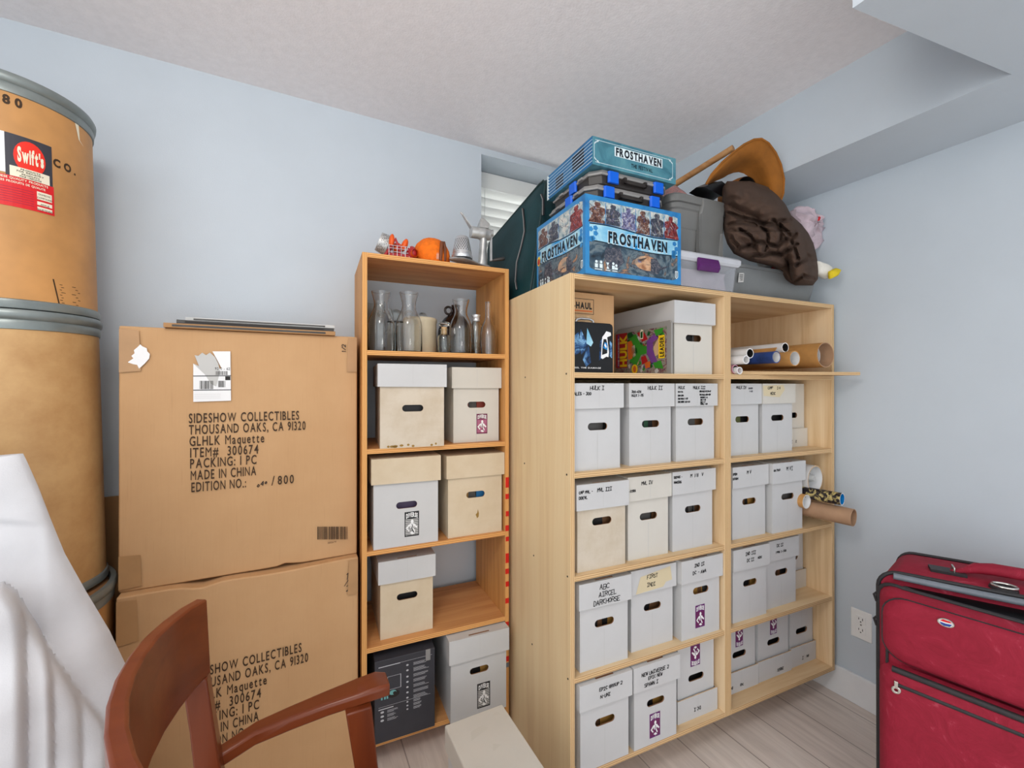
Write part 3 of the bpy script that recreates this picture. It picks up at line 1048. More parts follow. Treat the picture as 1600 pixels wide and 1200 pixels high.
# shipping label, half torn away
m = MB()
def lab(px, py):
    q = atY(px, py, 1.56)
    return (q.x - ox, q.z - oz)
f2 = lambda k: (lambda a, b: (a, fU(a, b)[1] - .0003 * k, b))
poly(m, [lab(302, 628), lab(361, 626), lab(360, 549), lab(332, 549), lab(338, 560), lab(346, 575), lab(340, 578), lab(318, 580), lab(309, 572), lab(302, 568)], f2(1), 'paper_white')
poly(m, [lab(302, 568), lab(311, 572), lab(304, 555), lab(310, 556), lab(316, 551), lab(322, 555), lab(328, 551), lab(336, 558), lab(341, 568), lab(344, 580), lab(338, 604), lab(330, 600), lab(320, 585)], f2(2), 'paper_grey')
for y in (587, 609):
    poly(m, [lab(302, y), lab(361, y - .6), lab(361, y + .6), lab(302, y + 1.2)], f2(3), 'ink_black')
poly(m, [lab(352, 588), lab(360, 588), lab(360, 594), lab(352, 594)], f2(3), 'ink_black')
rb = random.Random(3)
for x0, x1, y0, y1 in ((312, 333, 595, 608), (341, 352, 595, 605), (337, 356, 580, 586)):
    x = x0
    while x < x1:
        wq = rb.choice((.5, .8, 1.2))
        poly(m, [lab(x, y1), lab(x + wq, y1), lab(x + wq, y0), lab(x, y0)], f2(4), 'ink_black')
        x += wq + rb.choice((.6, .9, 1.2))
a, b = lab(336, 578)
letters(m, '92 0 - 62', f2(4), a, b, .008, 'ink_black', squeeze=.8)
for y in (616, 619, 622):
    poly(m, [lab(304, y), lab(345, y - .3), lab(345, y), lab(304, y + .3)], f2(4), 'paper_grey')
m.build('shipping_label', tU, recalc=False)['label'] = 'white shipping label with bar codes, its upper left torn off'
m = MB()
poly(m, [lab(199, 566), lab(208, 560), lab(205, 556), lab(210, 552), lab(209, 547), lab(215, 542), lab(219, 538), lab(222, 541), lab(229, 544), lab(230, 549), lab(234, 553), lab(233, 560), lab(226, 568), lab(217, 576), lab(214, 570), lab(208, 569)], f2(2), 'paper_white')
m.build('torn_label', tU, recalc=False)['label'] = 'small torn scrap of white label'
# bar code low on the right
m = MB()
x = 496
while x < 543:
    wq = rb.choice((.6, 1, 1.6))
    poly(m, [lab(x, 843), lab(x + wq, 843), lab(x + wq, 823), lab(x, 823)], f2(1), 'ink_brown')
    x += wq + rb.choice((.7, 1, 1.3))
a, b = lab(512, 848)
letters(m, '300674', f2(1), a, b - .004, .006, 'ink_brown')
m.build('bar_code', tU, recalc=False)
# lower carton print
BASE2 = [1062, 1082, 1101, 1120, 1138, 1157, 1176]
oxD = (cx0 + .004 + cx1) / 2
for s, (a, b), y in zip(LINES, WID, BASE2):
    m = MB()
    p, q = atY(a + 2, y, 1.528), atY(b + 4, y, 1.528)
    letters(m, s, fD, p.x - oxD, p.z, .028, 'ink_brown', width=q.x - p.x, style='semi', gap=.17)
    m.build('printed_line', tD, recalc=False)
m = MB()
p = atY(540, 906, 1.528)
scrawl(m, '1', fD, p.x - oxD, p.z, .02, 'marker', .002)
scrawl(m, '/', fD, p.x - oxD - .004, p.z - .02, .024, 'marker', .002)
scrawl(m, '2', fD, p.x - oxD + .002, p.z - .04, .02, 'marker', .002)
m.build('handwriting', tD, recalc=False)

# flat mailers lying on the upper carton
def mailer(px0, px1, z, y0, d, th, rz, label, mat, mat2):
    a, b = atY(px0, 510, y0), atY(px1, 510, y0)
    t = thing('flat_mailer', label, 'envelope', ((a.x + b.x) / 2, y0, z), rz, 'flat mailers on the upper carton')
    wq = b.x - a.x
    m = MB()
    m.box(-wq / 2, wq / 2, 0, d, 0, th, mat)
    m.build('mailer_body', t, bevel=.001)
    m = MB()
    m.box(-wq / 2 + .02, wq / 2 - .03, -.0008, 0, th * .25, th * .7, mat2)
    m.build('mailer_flap', t)
    return t


mailer(255, 524, 1.4555, 1.552, .2, .013, 0, 'grey brown flat mailer at the bottom of the pile on the upper carton', 'cardboard_dark', 'dark_metal')
mailer(276, 522, 1.469, 1.562, .2, .011, 1, 'dark flat folder in the middle of the pile on the upper carton', 'dark_metal', 'ink_black')
mailer(289, 523, 1.4805, 1.570, .2, .010, -1, 'pale grey flat folder on top of the pile on the upper carton', 'paper_grey', 'dark_metal')

# folded cardboard standing behind the drums and cartons
m = MB()
m.box(0, .34, 0, .008, 0, .93, 'cardboard_dark')
t = m.build('folded_cardboard_sheet', bevel=.001)
t.location = (-.55, 1.833, 0)
tag(t, 'brown flat sheet of cardboard standing in the gap between the drums and the cartons', 'cardboard')

# ---------------------------------------------------------------- fibre drums
def drum(c, r, z0, h, lean, label, body, top=True, base=True):
    t = thing('fibre_drum', label, 'drum', (c[0], c[1], z0), 0, 'stacked fibre drums')
    t.rotation_euler = (0, R_(lean), 0)
    m = MB()
    m.lathe([(r * .2, .012), (r, .012), (r, h - .03), (r * .2, h - .03)], body, 72, close=True)
    m.build('drum_wall', t, smooth=40)
    if base:
        m = MB()
        m.lathe([(r - .006, .0), (r + .004, .002), (r + .006, .010), (r + .004, .022), (r + .001, .024), (r - .006, .024), (r - .006, 0)], 'drum_steel', 72)
        m.build('base_ring', t, smooth=40)
    if top:
        m = MB()
        m.lathe([(r - .004, h - .048), (r + .003, h - .046), (r + .0045, h - .03), (r + .002, h - .024), (r + .0075, h - .020), (r + .009, h - .008), (r + .005, h), (r - .006, h), (r - .01, h - .012)], 'drum_steel', 72)
        m.build('locking_ring', t, smooth=50)
        m = MB()
        m.lathe([(.0, h - .012), (r - .012, h - .012), (r - .012, h - .02), (0, h - .02)], 'drum_lid_board', 48)
        m.build('drum_lid', t, smooth=40)
    return t


dcx, dcy = -.655, 1.565
d1 = drum((-.696, 1.55), .258, 0, .752, 0, 'wide brown fibre drum at floor level carrying the two slimmer drums', 'drum_fibre')
d2 = drum((dcx + .024, dcy + .03), .1685, .745, .722, -1.5, 'pale brown fibre drum, middle of the stack, behind the white foam', 'drum_fibre_low')
d3 = drum((dcx + .004, dcy + .03), .1685, 1.468, .555, -1.5, 'brown fibre drum with the red and black label, topmost of the stack', 'drum_fibre')


def on_drum(dr, r, ang0, z0, lift=.0006):
    """wraps flat print round a drum: u metres along the wall from angle ang0, v metres up"""
    return lambda u, v: (((r + lift) * math.cos(ang0 + u / r)), ((r + lift) * math.sin(ang0 + u / r)), z0 + v)


r3 = .1685


def drum_angle(px, py, dr, r):
    """angle on the wall of the drum met by the view through px, py"""
    d = FV + RV * ((px - 800) / F_PX) + UV * ((600 - py) / F_PX)
    o = EYE - Vector(dr.location)
    a = d.x ** 2 + d.y ** 2
    b = 2 * (o.x * d.x + o.y * d.y)
    c = o.x ** 2 + o.y ** 2 - r * r
    disc_ = max(0, b * b - 4 * a * c)
    k = (-b - math.sqrt(disc_)) / (2 * a)
    p = o + d * k
    return math.atan2(p.y, p.x), p.z


# the lean moves the wall sideways: take it off the px before reading angles
def dpt(px, py, dr=d3, r=r3):
    a, z = drum_angle(px, py, dr, r)
    z2 = z
    a, z = drum_angle(px + (F_PX / 1.25) * math.tan(R_(1.5)) * z2 * .8, py, dr, r)
    return a, z


aL, zT = dpt(12, 208)
aR, zR = dpt(85, 245)
_, zB = dpt(88, 338)
_, zBl = dpt(12, 322)
lw = (aR - aL) * r3
lh = zT - zBl
fk = lambda k: on_drum(d3, r3, aL, zBl, .0006 + .0003 * k)


def grid_rect(m, u0, u1, v0, v1, fm, mat, n=10):
    for i in range(n):
        a, b = u0 + (u1 - u0) * i / n, u0 + (u1 - u0) * (i + 1) / n
        rect(m, a, b, v0, v1, fm, mat)


m = MB()
grid_rect(m, -.12, 0, .45 * lh, lh, fk(0), 'paper_white')
grid_rect(m, 0, lw, .36 * lh, lh, fk(0), 'label_charcoal')
grid_rect(m, -.12, lw * 1.02, 0, .42 * lh, fk(1), 'label_red', 14)
n = 24
for k in range(12):
    pass
ell = [(lw * .5 + .34 * lw * math.cos(2 * math.pi * k / n), lh * .72 + .23 * lh * math.sin(2 * math.pi * k / n)) for k in range(n)]
for k in range(n // 2):
    a, b, c, d = ell[k], ell[k + 1], ell[(n - k - 1) % n], ell[(n - k) % n]
    if k == 0: poly(m, [a, b, c], fk(2), 'label_orange_red')
    elif k == n // 2 - 1: poly(m, [a, b, d], fk(2), 'label_orange_red')
    else: poly(m, [a, b, c, d], fk(2), 'label_orange_red')
letters(m, 'Swift', fk(4), lw * .24, lh * .65, .19 * lh, 'cream', width=lw * .43, style='fat', gap=.06)
letters(m, "'s", fk(4), lw * .685, lh * .65, .17 * lh, 'cream', width=lw * .11, style='fat', gap=.02)
for i in range(8):
    u0, u1 = lw * (.08 + .105 * i), lw * (.08 + .105 * (i + 1))
    poly(m, [(u0, lh * .42), (u1, lh * .42), (u1, lh * .56), (u0, lh * .56)], fk(3), 'cream')
for s, v in (('PRODUCTS', .525), ('FOR INDUSTRY', .495), ('PRODUITS', .46), ("POUR L'INDUSTRIE", .43)):
    letters(m, s, fk(5), lw * .5, lh * v, .02 * lh, 'ink_black', align='c', style='bold', squeeze=.8 if len(s) > 12 else 1.2)
letters(m, 'FOR THESE QUALITY PRODUCTS', fk(3), -.03, lh * .375, .03 * lh, 'cream', width=lw + .02, style='bold')
letters(m, 'LES A CES PRODUITS DE QUALITE', fk(3), -.03, lh * .325, .028 * lh, 'cream', width=lw + .015, style='bold')
for k in range(7):
    grid_rect(m, -.1, lw * .55, lh * (.06 + .033 * k), lh * (.064 + .033 * k), fk(3), 'print_plum', 6)
for v0, v1, ss in ((.18, .29, ('DOMESTIC', 'COMPOUND')), (.1, .15, ('AMALIE',)), (.03, .075, ('SHORTENING',))):
    grid_rect(m, lw * .62, lw * .96, lh * v0, lh * v1, fk(3), 'cream', 4)
    for q, s in enumerate(ss):
        letters(m, s, fk(5), lw * .79, lh * (v1 - .048 * (q + 1)), .024 * lh, 'ink_black', align='c', squeeze=.8)
m.build('paper_label', d3, recalc=False)['label'] = 'torn red, white and charcoal paper label'
m = MB()
a, z = dpt(10, 163)
letters(m, '80', on_drum(d3, r3, a, z, .0006), 0, 0, .02, 'ink_brown', gap=.3, style='fat', squeeze=.8)
m.build('stencilled_number', d3, recalc=False)
m = MB()
a, z = dpt(87, 262)
letters(m, 'CO.', on_drum(d3, r3, a, z, .0006), 0, 0, .019, 'ink_brown', gap=.34, style='fat', squeeze=.8)
m.build('stencilled_text', d3, recalc=False)
m = MB()
a, z = dpt(121, 222)
fq = on_drum(d3, r3, a, z, .0008)
poly(m, [(.0, .052), (.013, .052), (.016, .006), (.03, -.004), (.012, .006)], fq, 'cream')
m.build('tape_scrap', d3, recalc=False)['label'] = 'scrap of cream tape'
m = MB()
a, z = dpt(85, 482)
fq = on_drum(d3, r3, a, z, .0006)
for k in range(9):
    rect(m, .012 + .003 * (k % 2), .062 - .006 * (k % 3), .006 + k * .0065, .0075 + k * .0065, fq, 'ink_brown')
poly(m, [(-.002, .07), (.001, .07), (.013, .0), (.01, .0)], fq, 'ink_brown')
m.build('worn_label', d3, recalc=False)['label'] = 'worn away printed label'

# ---------------------------------------------------------------- glass and pots on the top shelf of the orange bookcase
def at_shelf(fr, px, y, z):
    p = fr.Y(px, 550, y)
    return fr.w(p.x, y, z), p.x


def lathe_thing(name, label, cat, loc, prof, mat, smooth=35, n=36, part='glass_body', group=None):
    t = thing(name, label, cat, loc, 0, group)
    m = MB()
    m.lathe(prof, mat, n)
    m.build(part, t, smooth=smooth)
    return t


CAR = [(0, 0), (.046, 0), (.048, .004), (.048, .1), (.046, .115), (.036, .14), (.0275, .158), (.025, .172), (.026, .186), (.031, .206), (.034, .217), (.0345, .222)]


def glass_profile(out, th, floor=.006):
    inner = [(max(0.0, r - th), z) for r, z in out if z > floor]
    return out + [(inner[-1][0], out[-1][1] + .0008)] + list(reversed(inner[:-1])) + [(inner[0][0], floor), (0, floor)]


GC = 'glass wine carafes on the top shelf'
for px, y, sc, lb in ((595.5, .05, .985, 'glass carafe with an oval seal, leftmost on the top shelf of orange-toned bookcase'),
                      (639, .04, 1.0, 'tallest glass carafe with an oval seal, in front of the cream crock'),
                      (720, .035, .95, 'glass carafe without a seal, in front of the dark brown jug')):
    p, _ = at_shelf(CL, px, y + .048, L1)
    t = lathe_thing('glass_carafe', lb, 'carafe', p, glass_profile([(r * sc, z * sc) for r, z in CAR], .0025), 'clear_glass', group=GC)
    if px < 700:
        m = MB()
        ang = math.atan2(-p.y, -p.x)
        rr = .0365 * sc
        pts = []
        for k in range(22):
            q = 2 * math.pi * k / 21
            z_ = .138 * sc + .013 * math.sin(q)
            rz_ = .0365 * sc - (z_ - .138 * sc) * .6
            a_ = ang + .014 * math.cos(q) / rz_
            pts.append((rz_ * math.cos(a_), rz_ * math.sin(a_), z_))
        m.tube(pts, .0016, 'bottle_glass', 6)
        pts = [(p_[0] * (1 + .001), p_[1], p_[2]) for p_ in pts]
        inn_ = []
        for k in range(22):
            q = 2 * math.pi * k / 21
            z_ = .138 * sc + .008 * math.sin(q)
            rz_ = .0365 * sc - (z_ - .138 * sc) * .6
            a_ = ang + .009 * math.cos(q) / rz_
            inn_.append((rz_ * math.cos(a_), rz_ * math.sin(a_), z_))
        m.tube(inn_, .0012, 'bottle_glass', 6)
        m.build('oval_seal', t, smooth=60)
p, _ = at_shelf(CL, 656, .20, L1)
t = thing('stoneware_crock', 'cream stoneware crock behind the middle carafe', 'crock', p)
m = MB()
m.lathe([(0, 0), (.062, 0), (.065, .004), (.065, .128), (.067, .132), (.067, .142), (.064, .146), (.057, .146), (.056, .01), (0, .01)], 'stoneware', 40)
m.build('crock_body', t, smooth=40)
p, _ = at_shelf(CL, 712, .22, L1)
t = thing('brown_jug', 'dark brown glass jug with a ring handle at the neck, behind the carafe', 'jug', p)
m = MB()
m.lathe([(0, 0), (.068, 0), (.072, .006), (.074, .08), (.072, .11), (.064, .135), (.05, .156), (.034, .17), (.02, .178), (.0155, .186), (.0155, .205), (.018, .207), (.018, .214), (.012, .214), (.012, .18), (0, .178)], 'brown_glass', 36)
m.build('jug_body', t, smooth=40)
m = MB()
m.tube([(-.031 + .015 * math.cos(a), 0, .190 + .015 * math.sin(a)) for a in [2 * math.pi * k / 20 for k in range(21)]], .005, 'brown_glass', 8)
m.build('ring_handle', t, smooth=60)
p, _ = at_shelf(CL, 694, .07, L1)
t = thing('apothecary_bottle', 'small square-shouldered glass bottle with a cork under a glass mushroom stopper', 'bottle', p)
m = MB()
m.lathe(glass_profile([(0, 0), (.023, 0), (.0245, .003), (.0245, .06), (.022, .068), (.013, .074), (.0125, .088), (.015, .09), (.015, .093)], .002), 'bottle_glass', 32)
m.build('glass_body', t, smooth=35)
m = MB()
m.lathe([(0, .072), (.0095, .072), (.0105, .1), (0, .1)], 'cork', 20)
m.build('cork', t, smooth=40)
m = MB()
m.lathe([(0, .1005), (.009, .1005), (.02, .108), (.022, .113), (.017, .119), (0, .121)], 'bottle_glass', 24)
m.build('stopper', t, smooth=40)
p, _ = at_shelf(CL, 744, .065, L1)
t = thing('sauce_bottle', 'narrow glass bottle with a ribbed neck and metal cap, between carafe and lamp chimney', 'bottle', p)
m = MB()
m.lathe(glass_profile([(0, 0), (.0125, 0), (.012, .01), (.014, .03), (.017, .036), (.0165, .042), (.019, .046), (.0185, .053), (.021, .058), (.02, .066), (.0205, .11), (.016, .122), (.0125, .13)], .002), 'bottle_glass', 28)
m.build('glass_body', t, smooth=35)
m = MB()
m.lathe([(.0128, .128), (.0145, .131), (.0145, .139), (.013, .141), (.0165, .148), (.0165, .153), (0, .157)], 'tin_metal', 24)
m.build('cap', t, smooth=40)
p, _ = at_shelf(CL, 763, .05, L1)
lathe_thing('lamp_chimney', 'clear bulbous glass lamp chimney with a thin straight neck, at right end of the shelf', 'glass chimney', p,
            glass_profile([(.0, 0), (.028, 0), (.0285, .004), (.03, .02), (.0325, .05), (.032, .075), (.027, .105), (.017, .128), (.012, .14), (.0115, .15), (.0115, .205)], .0015, .002), 'clear_glass')
p = CL.w(.082, .255, L1)
t = thing('glass_mug', 'grey glass mug half hidden behind the left carafe', 'mug', p)
m = MB()
m.lathe(glass_profile([(0, 0), (.04, 0), (.042, .004), (.042, .205), (.044, .21)], .003), 'bottle_glass', 30)
m.build('glass_body', t, smooth=40)
m = MB()
m.tube([(.042, 0, .19), (.06, 0, .185), (.068, 0, .15), (.06, 0, .11), (.042, 0, .1)], .005, 'bottle_glass', 8)
m.build('handle', t, smooth=60)
for px, rad, lb in ((619, .022, 'smoky glass ball on a jar between the two left carafes'), (660, .019, 'smoky glass ball on a jar above the cream crock')):
    p, _ = at_shelf(CL, px, .285, L1)
    t = thing('glass_jar', lb, 'jar', p, 0, 'glass jars at the back')
    m = MB()
    m.lathe([(0, 0), (.03, 0), (.031, .14), (.012, .15), (0, .15)], 'bottle_glass', 24)
    m.build('jar_body', t, smooth=40)
    m = MB()
    hh = .15 + rad * .9
    m.lathe([(rad * math.sin(math.pi * k / 12) + 1e-4, hh - rad * math.cos(math.pi * k / 12)) for k in range(13)], 'bottle_glass', 24)
    m.build('ball_stopper', t, smooth=60)

# ---------------------------------------------------------------- on top of the orange bookcase
def top_pt(fr, px, py, y): return fr.Y(px, py, y)


def set_on(fr, px, y, z): 
    p = fr.Y(px, 400, y)
    return fr.w(p.x, y, z)


# tilted drum sieve with red legs
P0 = set_on(CL, 607, .06, LT)
t = thing('drum_sieve', 'grey mesh drum sieve tilted on red legs, left end on top of the orange-toned bookcase', 'kitchen tool', P0, CL.deg)
Mt = Matrix.Translation((-.014, .03, .064)) @ Matrix.Rotation(R_(112), 4, 'Y') @ Matrix.Diagonal((.92, .92, .7, 1))
m = MB()
prof = [(.036, -.026), (.037, -.024), (.04, .02), (.0425, .024), (.041, .026), (.039, .022), (.035, -.024)]
m.lathe(prof, 'grey_metal', 36, (0, 0, 0), Mt)
m.lathe([(0.001, -.02), (.035, -.022)], 'grey_metal', 36, (0, 0, 0), Mt)
m.build('sieve_drum', t, smooth=40)
for k in range(26):
    pass
m = MB()
for j in range(4):
    for k in range(30):
        a = 2 * math.pi * k / 30 + .1 * (j % 2)
        zz = -.014 + j * .009
        rr = .0383 + .0009 * j + .0004
        q = [Mt @ Vector((rr * math.cos(a + da), rr * math.sin(a + da), zz + dz)) for da, dz in ((-.03, -.0016), (.03, -.0016), (.03, .0016), (-.03, .0016))]
        m.add(q, [(0, 1, 2, 3)], 'dark_metal' if (j + k) % 3 else 'paper_white')
m.build('sieve_holes', t)
for y_ in (-.014, .074):
    m = MB()
    m.tube([(-.018, y_, .002), (.008, y_, .044), (.022, y_, .072), (.034, y_, .040), (.042, y_, .004)], .0064, 'red_paint', 8)
    m.build('leg', t, smooth=60)
# wire basket of orange pieces
P0 = set_on(CL, 627, .03, LT)
t = thing('wire_basket', 'small wire basket with a red base, holding orange pieces, on top of the orange-toned bookcase', 'basket', P0, CL.deg)
m = MB()
m.box(-.042, .042, 0, .06, 0, .018, 'red_paint')
m.build('basket_base', t, bevel=.002)
m = MB()
for z_ in (.022, .034, .044):
    for a, b in (((-.042, 0), (.042, 0)), ((.042, 0), (.042, .06)), ((.042, .06), (-.042, .06)), ((-.042, .06), (-.042, 0))):
        m.tube([(*a, z_), (*b, z_)], .0011, 'tin_metal', 6)
for k in range(7):
    x_ = -.042 + .014 * k
    m.tube([(x_, 0, .002), (x_, 0, .044)], .0011, 'tin_metal', 6)
    m.tube([(x_, .06, .002), (x_, .06, .044)], .0011, 'tin_metal', 6)
m.build('wire_sides', t, smooth=60)


def egg(m, c, rx, ry, rz, mat, ax=0.0, n=16):
    M3 = Matrix.Translation(c) @ Matrix.Rotation(ax, 4, 'Y') @ Matrix.Diagonal((rx, ry, rz, 1))
    m.lathe([(math.sin(math.pi * k / 10) + 1e-4, -math.cos(math.pi * k / 10)) for k in range(11)], mat, n, (0, 0, 0), M3)


for nm, c, s_, ax, lb in (('orange_paddle', (-.030, .02, .064), (.010, .014, .026), .1, 'upright orange paddle at left in the wire basket'),
                          ('orange_paddle', (.016, .026, .058), (.011, .014, .024), .35, 'orange paddle leaning right in the wire basket'),
                          ('orange_ball', (-.006, .042, .048), (.018, .016, .02), 0, 'round orange piece at the back of the wire basket')):
    m = MB()
    egg(m, c, *s_, 'orange_plastic', ax)
    o = m.build(nm, smooth=60)
    o.location, o.rotation_euler = P0, (0, 0, R_(CL.deg))
    tag(o, lb, 'orange piece')
P0 = set_on(CL, 643, .045, LT)
m = MB()
egg(m, (0, 0, .026), .018, .03, .027, 'red_paint', 0, 20)
m.lathe([(.012, -.012), (.014, 0), (.012, .012)], 'orange_plastic', 20, (0, 0, 0), Matrix.Translation((.004, -.024, .022)) @ Matrix.Rotation(R_(90), 4, 'X'))
o = m.build('red_reel', smooth=50)
o.location = P0
tag(o, 'glossy dark red rounded reel between the wire basket and the orange dome', 'reel')
# orange felt dome
P0 = set_on(CL, 674, .09, LT)
t = thing('orange_dome', 'big fuzzy orange dome with a brown loop handle on top of the orange-toned bookcase', 'cosy', P0, CL.deg)
m = MB()
m.lathe([(0, 0), (.062, 0), (.068, .012), (.070, .034), (.066, .058), (.056, .078), (.038, .095), (.016, .104), (0, .105)], 'orange_felt', 40)
m.v = [(x, y, z + .0012 * math.sin(18 * math.atan2(y, x)) * min(1, z * 30)) for x, y, z in m.v]
m.build('dome_body', t, smooth=60)
m = MB()
m.tube([(.018, -.066, .01), (.018, -.076, .05), (.022, -.068, .074), (.030, -.062, .078), (.036, -.060, .056), (.036, -.056, .012)], .0065, 'brown_leather', 10)
m.build('loop_handle', t, smooth=60)
m = MB()
for k in range(12):
    z_ = .012 + .005 * k
    m.tube([(.002, -.0705 + .0001 * k * k, z_), (.011, -.0700 + .0001 * k * k, z_ + .001)], .001, 'white_cloth', 5)
m.build('stitching', t)
# hand-cranked grater
P0 = set_on(CL, 752, .032, LT)
t = thing('hand_crank_grater', 'grey cast metal hand-cranked grater standing at right on top of the orange-toned bookcase', 'kitchen tool', P0, CL.deg)
m = MB()
secs = []
for x, wd, zz in ((-.125, .004, .024), (-.11, .022, .023), (-.08, .036, .022), (-.045, .034, .017), (-.01, .026, .009), (.02, .028, .006), (.034, .016, .004), (.04, .004, .003)):
    secs.append([(x, wd * math.cos(a), zz - .003 + .003 * (math.sin(a) > .2) + .0035 * math.sin(a)) for a in [2 * math.pi * k / 12 for k in range(12)]])
m.loft(secs, 'grey_metal')
m.build('base_plate', t, smooth=40)
m = MB()
m.loft([[(x0 + rx * math.cos(a), .016 * math.sin(a), z) for a in [2 * math.pi * k / 14 for k in range(14)]] for z, x0, rx in ((.004, .004, .022), (.03, .006, .018), (.07, .006, .014), (.1, .008, .013), (.118, .008, .014))], 'grey_metal')
m.build('column', t, smooth=50)
m = MB()
m.lathe([(0, -.05), (.021, -.05), (.0215, -.02), (.024, -.012), (.025, .0), (.024, .006), (.022, .012), (.022, .024), (.012, .028), (0, .028)], 'grey_metal', 28, (.008, 0, .132), Matrix.Rotation(R_(90), 3, 'Y'))
m.build('barrel', t, smooth=40)
m = MB()
m.loft([[(-.012, -.02, .15), (.022, -.022, .148), (.022, .022, .148), (-.012, .022, .15)], [(-.008, -.012, .172), (.026, -.022, .166), (.026, .022, .166), (-.008, .012, .172)],
        [(-.002, -.004, .19), (.006, -.014, .186), (.006, .014, .186), (-.002, .004, .19)]], 'grey_metal')
m.build('hopper', t, smooth=30, bevel=.001)
m = MB()
m.loft([[(-.075 + k * .009, s * (.006 + .0015 * k), .19 - k * .012 + dz) for s, dz in ((-1, 0), (1, 0), (1, .004), (-1, .004))] for k in range(6)], 'grey_metal')
m.tube([(-.07, 0, .19), (-.082, 0, .2)], .0035, 'grey_metal', 8)
m.build('pressing_lever', t, smooth=40)
m = MB()
m.loft([[(.036 + dx, y, z) for dx, y in ((0, -.006), (.007, -.006), (.007, .006), (0, .006))] for z in (.14, .11, .06, .032)], 'grey_metal')
m.lathe([(0, -.004), (.014, -.004), (.014, .006), (0, .006)], 'grey_metal', 20, (.04, 0, .138), Matrix.Rotation(R_(90), 3, 'Y'))
m.build('crank_arm', t, smooth=40, bevel=.001)
m = MB()
m.tube([(.04, 0, .036), (.052, -.002, .036), (.056, -.003, .038), (.086, -.008, .044), (.092, -.009, .045)], [.004, .0045, .006, .0075, .006], 'dark_metal', 12)
m.build('crank_handle', t, smooth=50)
P0 = set_on(CL, 722, .032, LT + .027)
t = thing('grater_cone', 'shiny tin grating cone with punched holes, resting on the foot of the hand-cranked grater', 'kitchen tool', P0, CL.deg)
m = MB()
m.lathe([(.038, 0), (.0385, .002), (.0385, .01), (.036, .012), (.0345, .02), (.0355, .021), (.024, .078), (.021, .081), (.019, .08), (.0225, .077), (.034, .02), (.0365, .001)], 'tin_metal', 40)
m.build('cone_wall', t, smooth=35)
m = MB()
for j in range(7):
    z = .028 + .0066 * j
    r = .0355 - (z - .021) * (.0115 / .057) + .0003
    for k in range(22):
        a = 2 * math.pi * (k + .5 * (j % 2)) / 22
        da = .0013 / r
        m.add([(r * math.cos(a + s * da), r * math.sin(a + s * da), z + dz) for s, dz in ((-1.2, -.0024), (1.2, -.0016), (1.2, .0024), (-1.2, .0016))], [(0, 1, 2, 3)], 'slot_dark')
m.build('punched_holes', t)
# ---------------------------------------------------------------- on top of the birch bookcases
def local(fr, t): return lambda px, py, y: fr.Y(px, py, y)


# dark green soft case leaning behind the game boxes
t = thing('soft_case', 'dark green canvas case with zips standing on edge in front of the window', 'case', CB.w(0, 0, 0), CB.deg)
NT, FT = (.125, .325, 2.075), (.055, .735, 1.935)
out = [(.33, 1.6245), (.72, 1.6245), (.738, 1.65), (.74, 1.90), (.725, 1.935), (.37, 2.062), (.345, 2.068), (.328, 2.05)]
def case_x(y, z): return .055 + (.07 * (z - 1.62) / .45) * (1 - (y - .325) / .41) + .012 * (1 - (y - .325) / .41)
m = MB()
n = len(out)
def inset(k):
    cy, cz = .53, 1.82
    return [(cy + (y - cy) * k, cz + (z - cz) * k) for y, z in out]
rings = []
for k, dx in ((.0, -.004), (.6, -.004), (.94, -.002), (.985, .003), (1.0, .012), (1.0, .13), (.97, .145), (0, .147)):
    rings.append([(case_x(y, z) + dx, y, z) for y, z in inset(max(k, .001))])
m.loft(rings, 'green_canvas')
m.v = [(x + .004 * noise.noise(Vector((x * 9, y * 9, z * 9))), y, z) for x, y, z in m.v]
m.build('case_body', t, smooth=40)
m = MB()
for k, dx in ((.985, .001), (.985, .139)):
    ring = [Vector((case_x(y, z) + dx, y, z)) for y, z in inset(k)]
    m.tube(ring + ring[:1], .004, 'green_canvas_trim', 8, cap=False)
m.build('piping', t, smooth=60)
for pts in (((817, 326), (819, 345), (820, 362), (815, 385), (808, 410), (806, 440), (808, 452)), ((846, 304), (849, 312), (849, 336))):
    m = MB()
    q = []
    for px, py in pts:
        p = CB.X(px, py, .1)
        for _ in range(3):
            p = CB.X(px, py, case_x(p.y, p.z) - .006)
        q.append(p)
    m.tube(q, .0042, 'suitcase_trim', 8)
    m.tube([v + Vector((-.003, 0, 0)) for v in q], .0022, 'lip_grey', 6)
    m.build('zip', t, smooth=60)

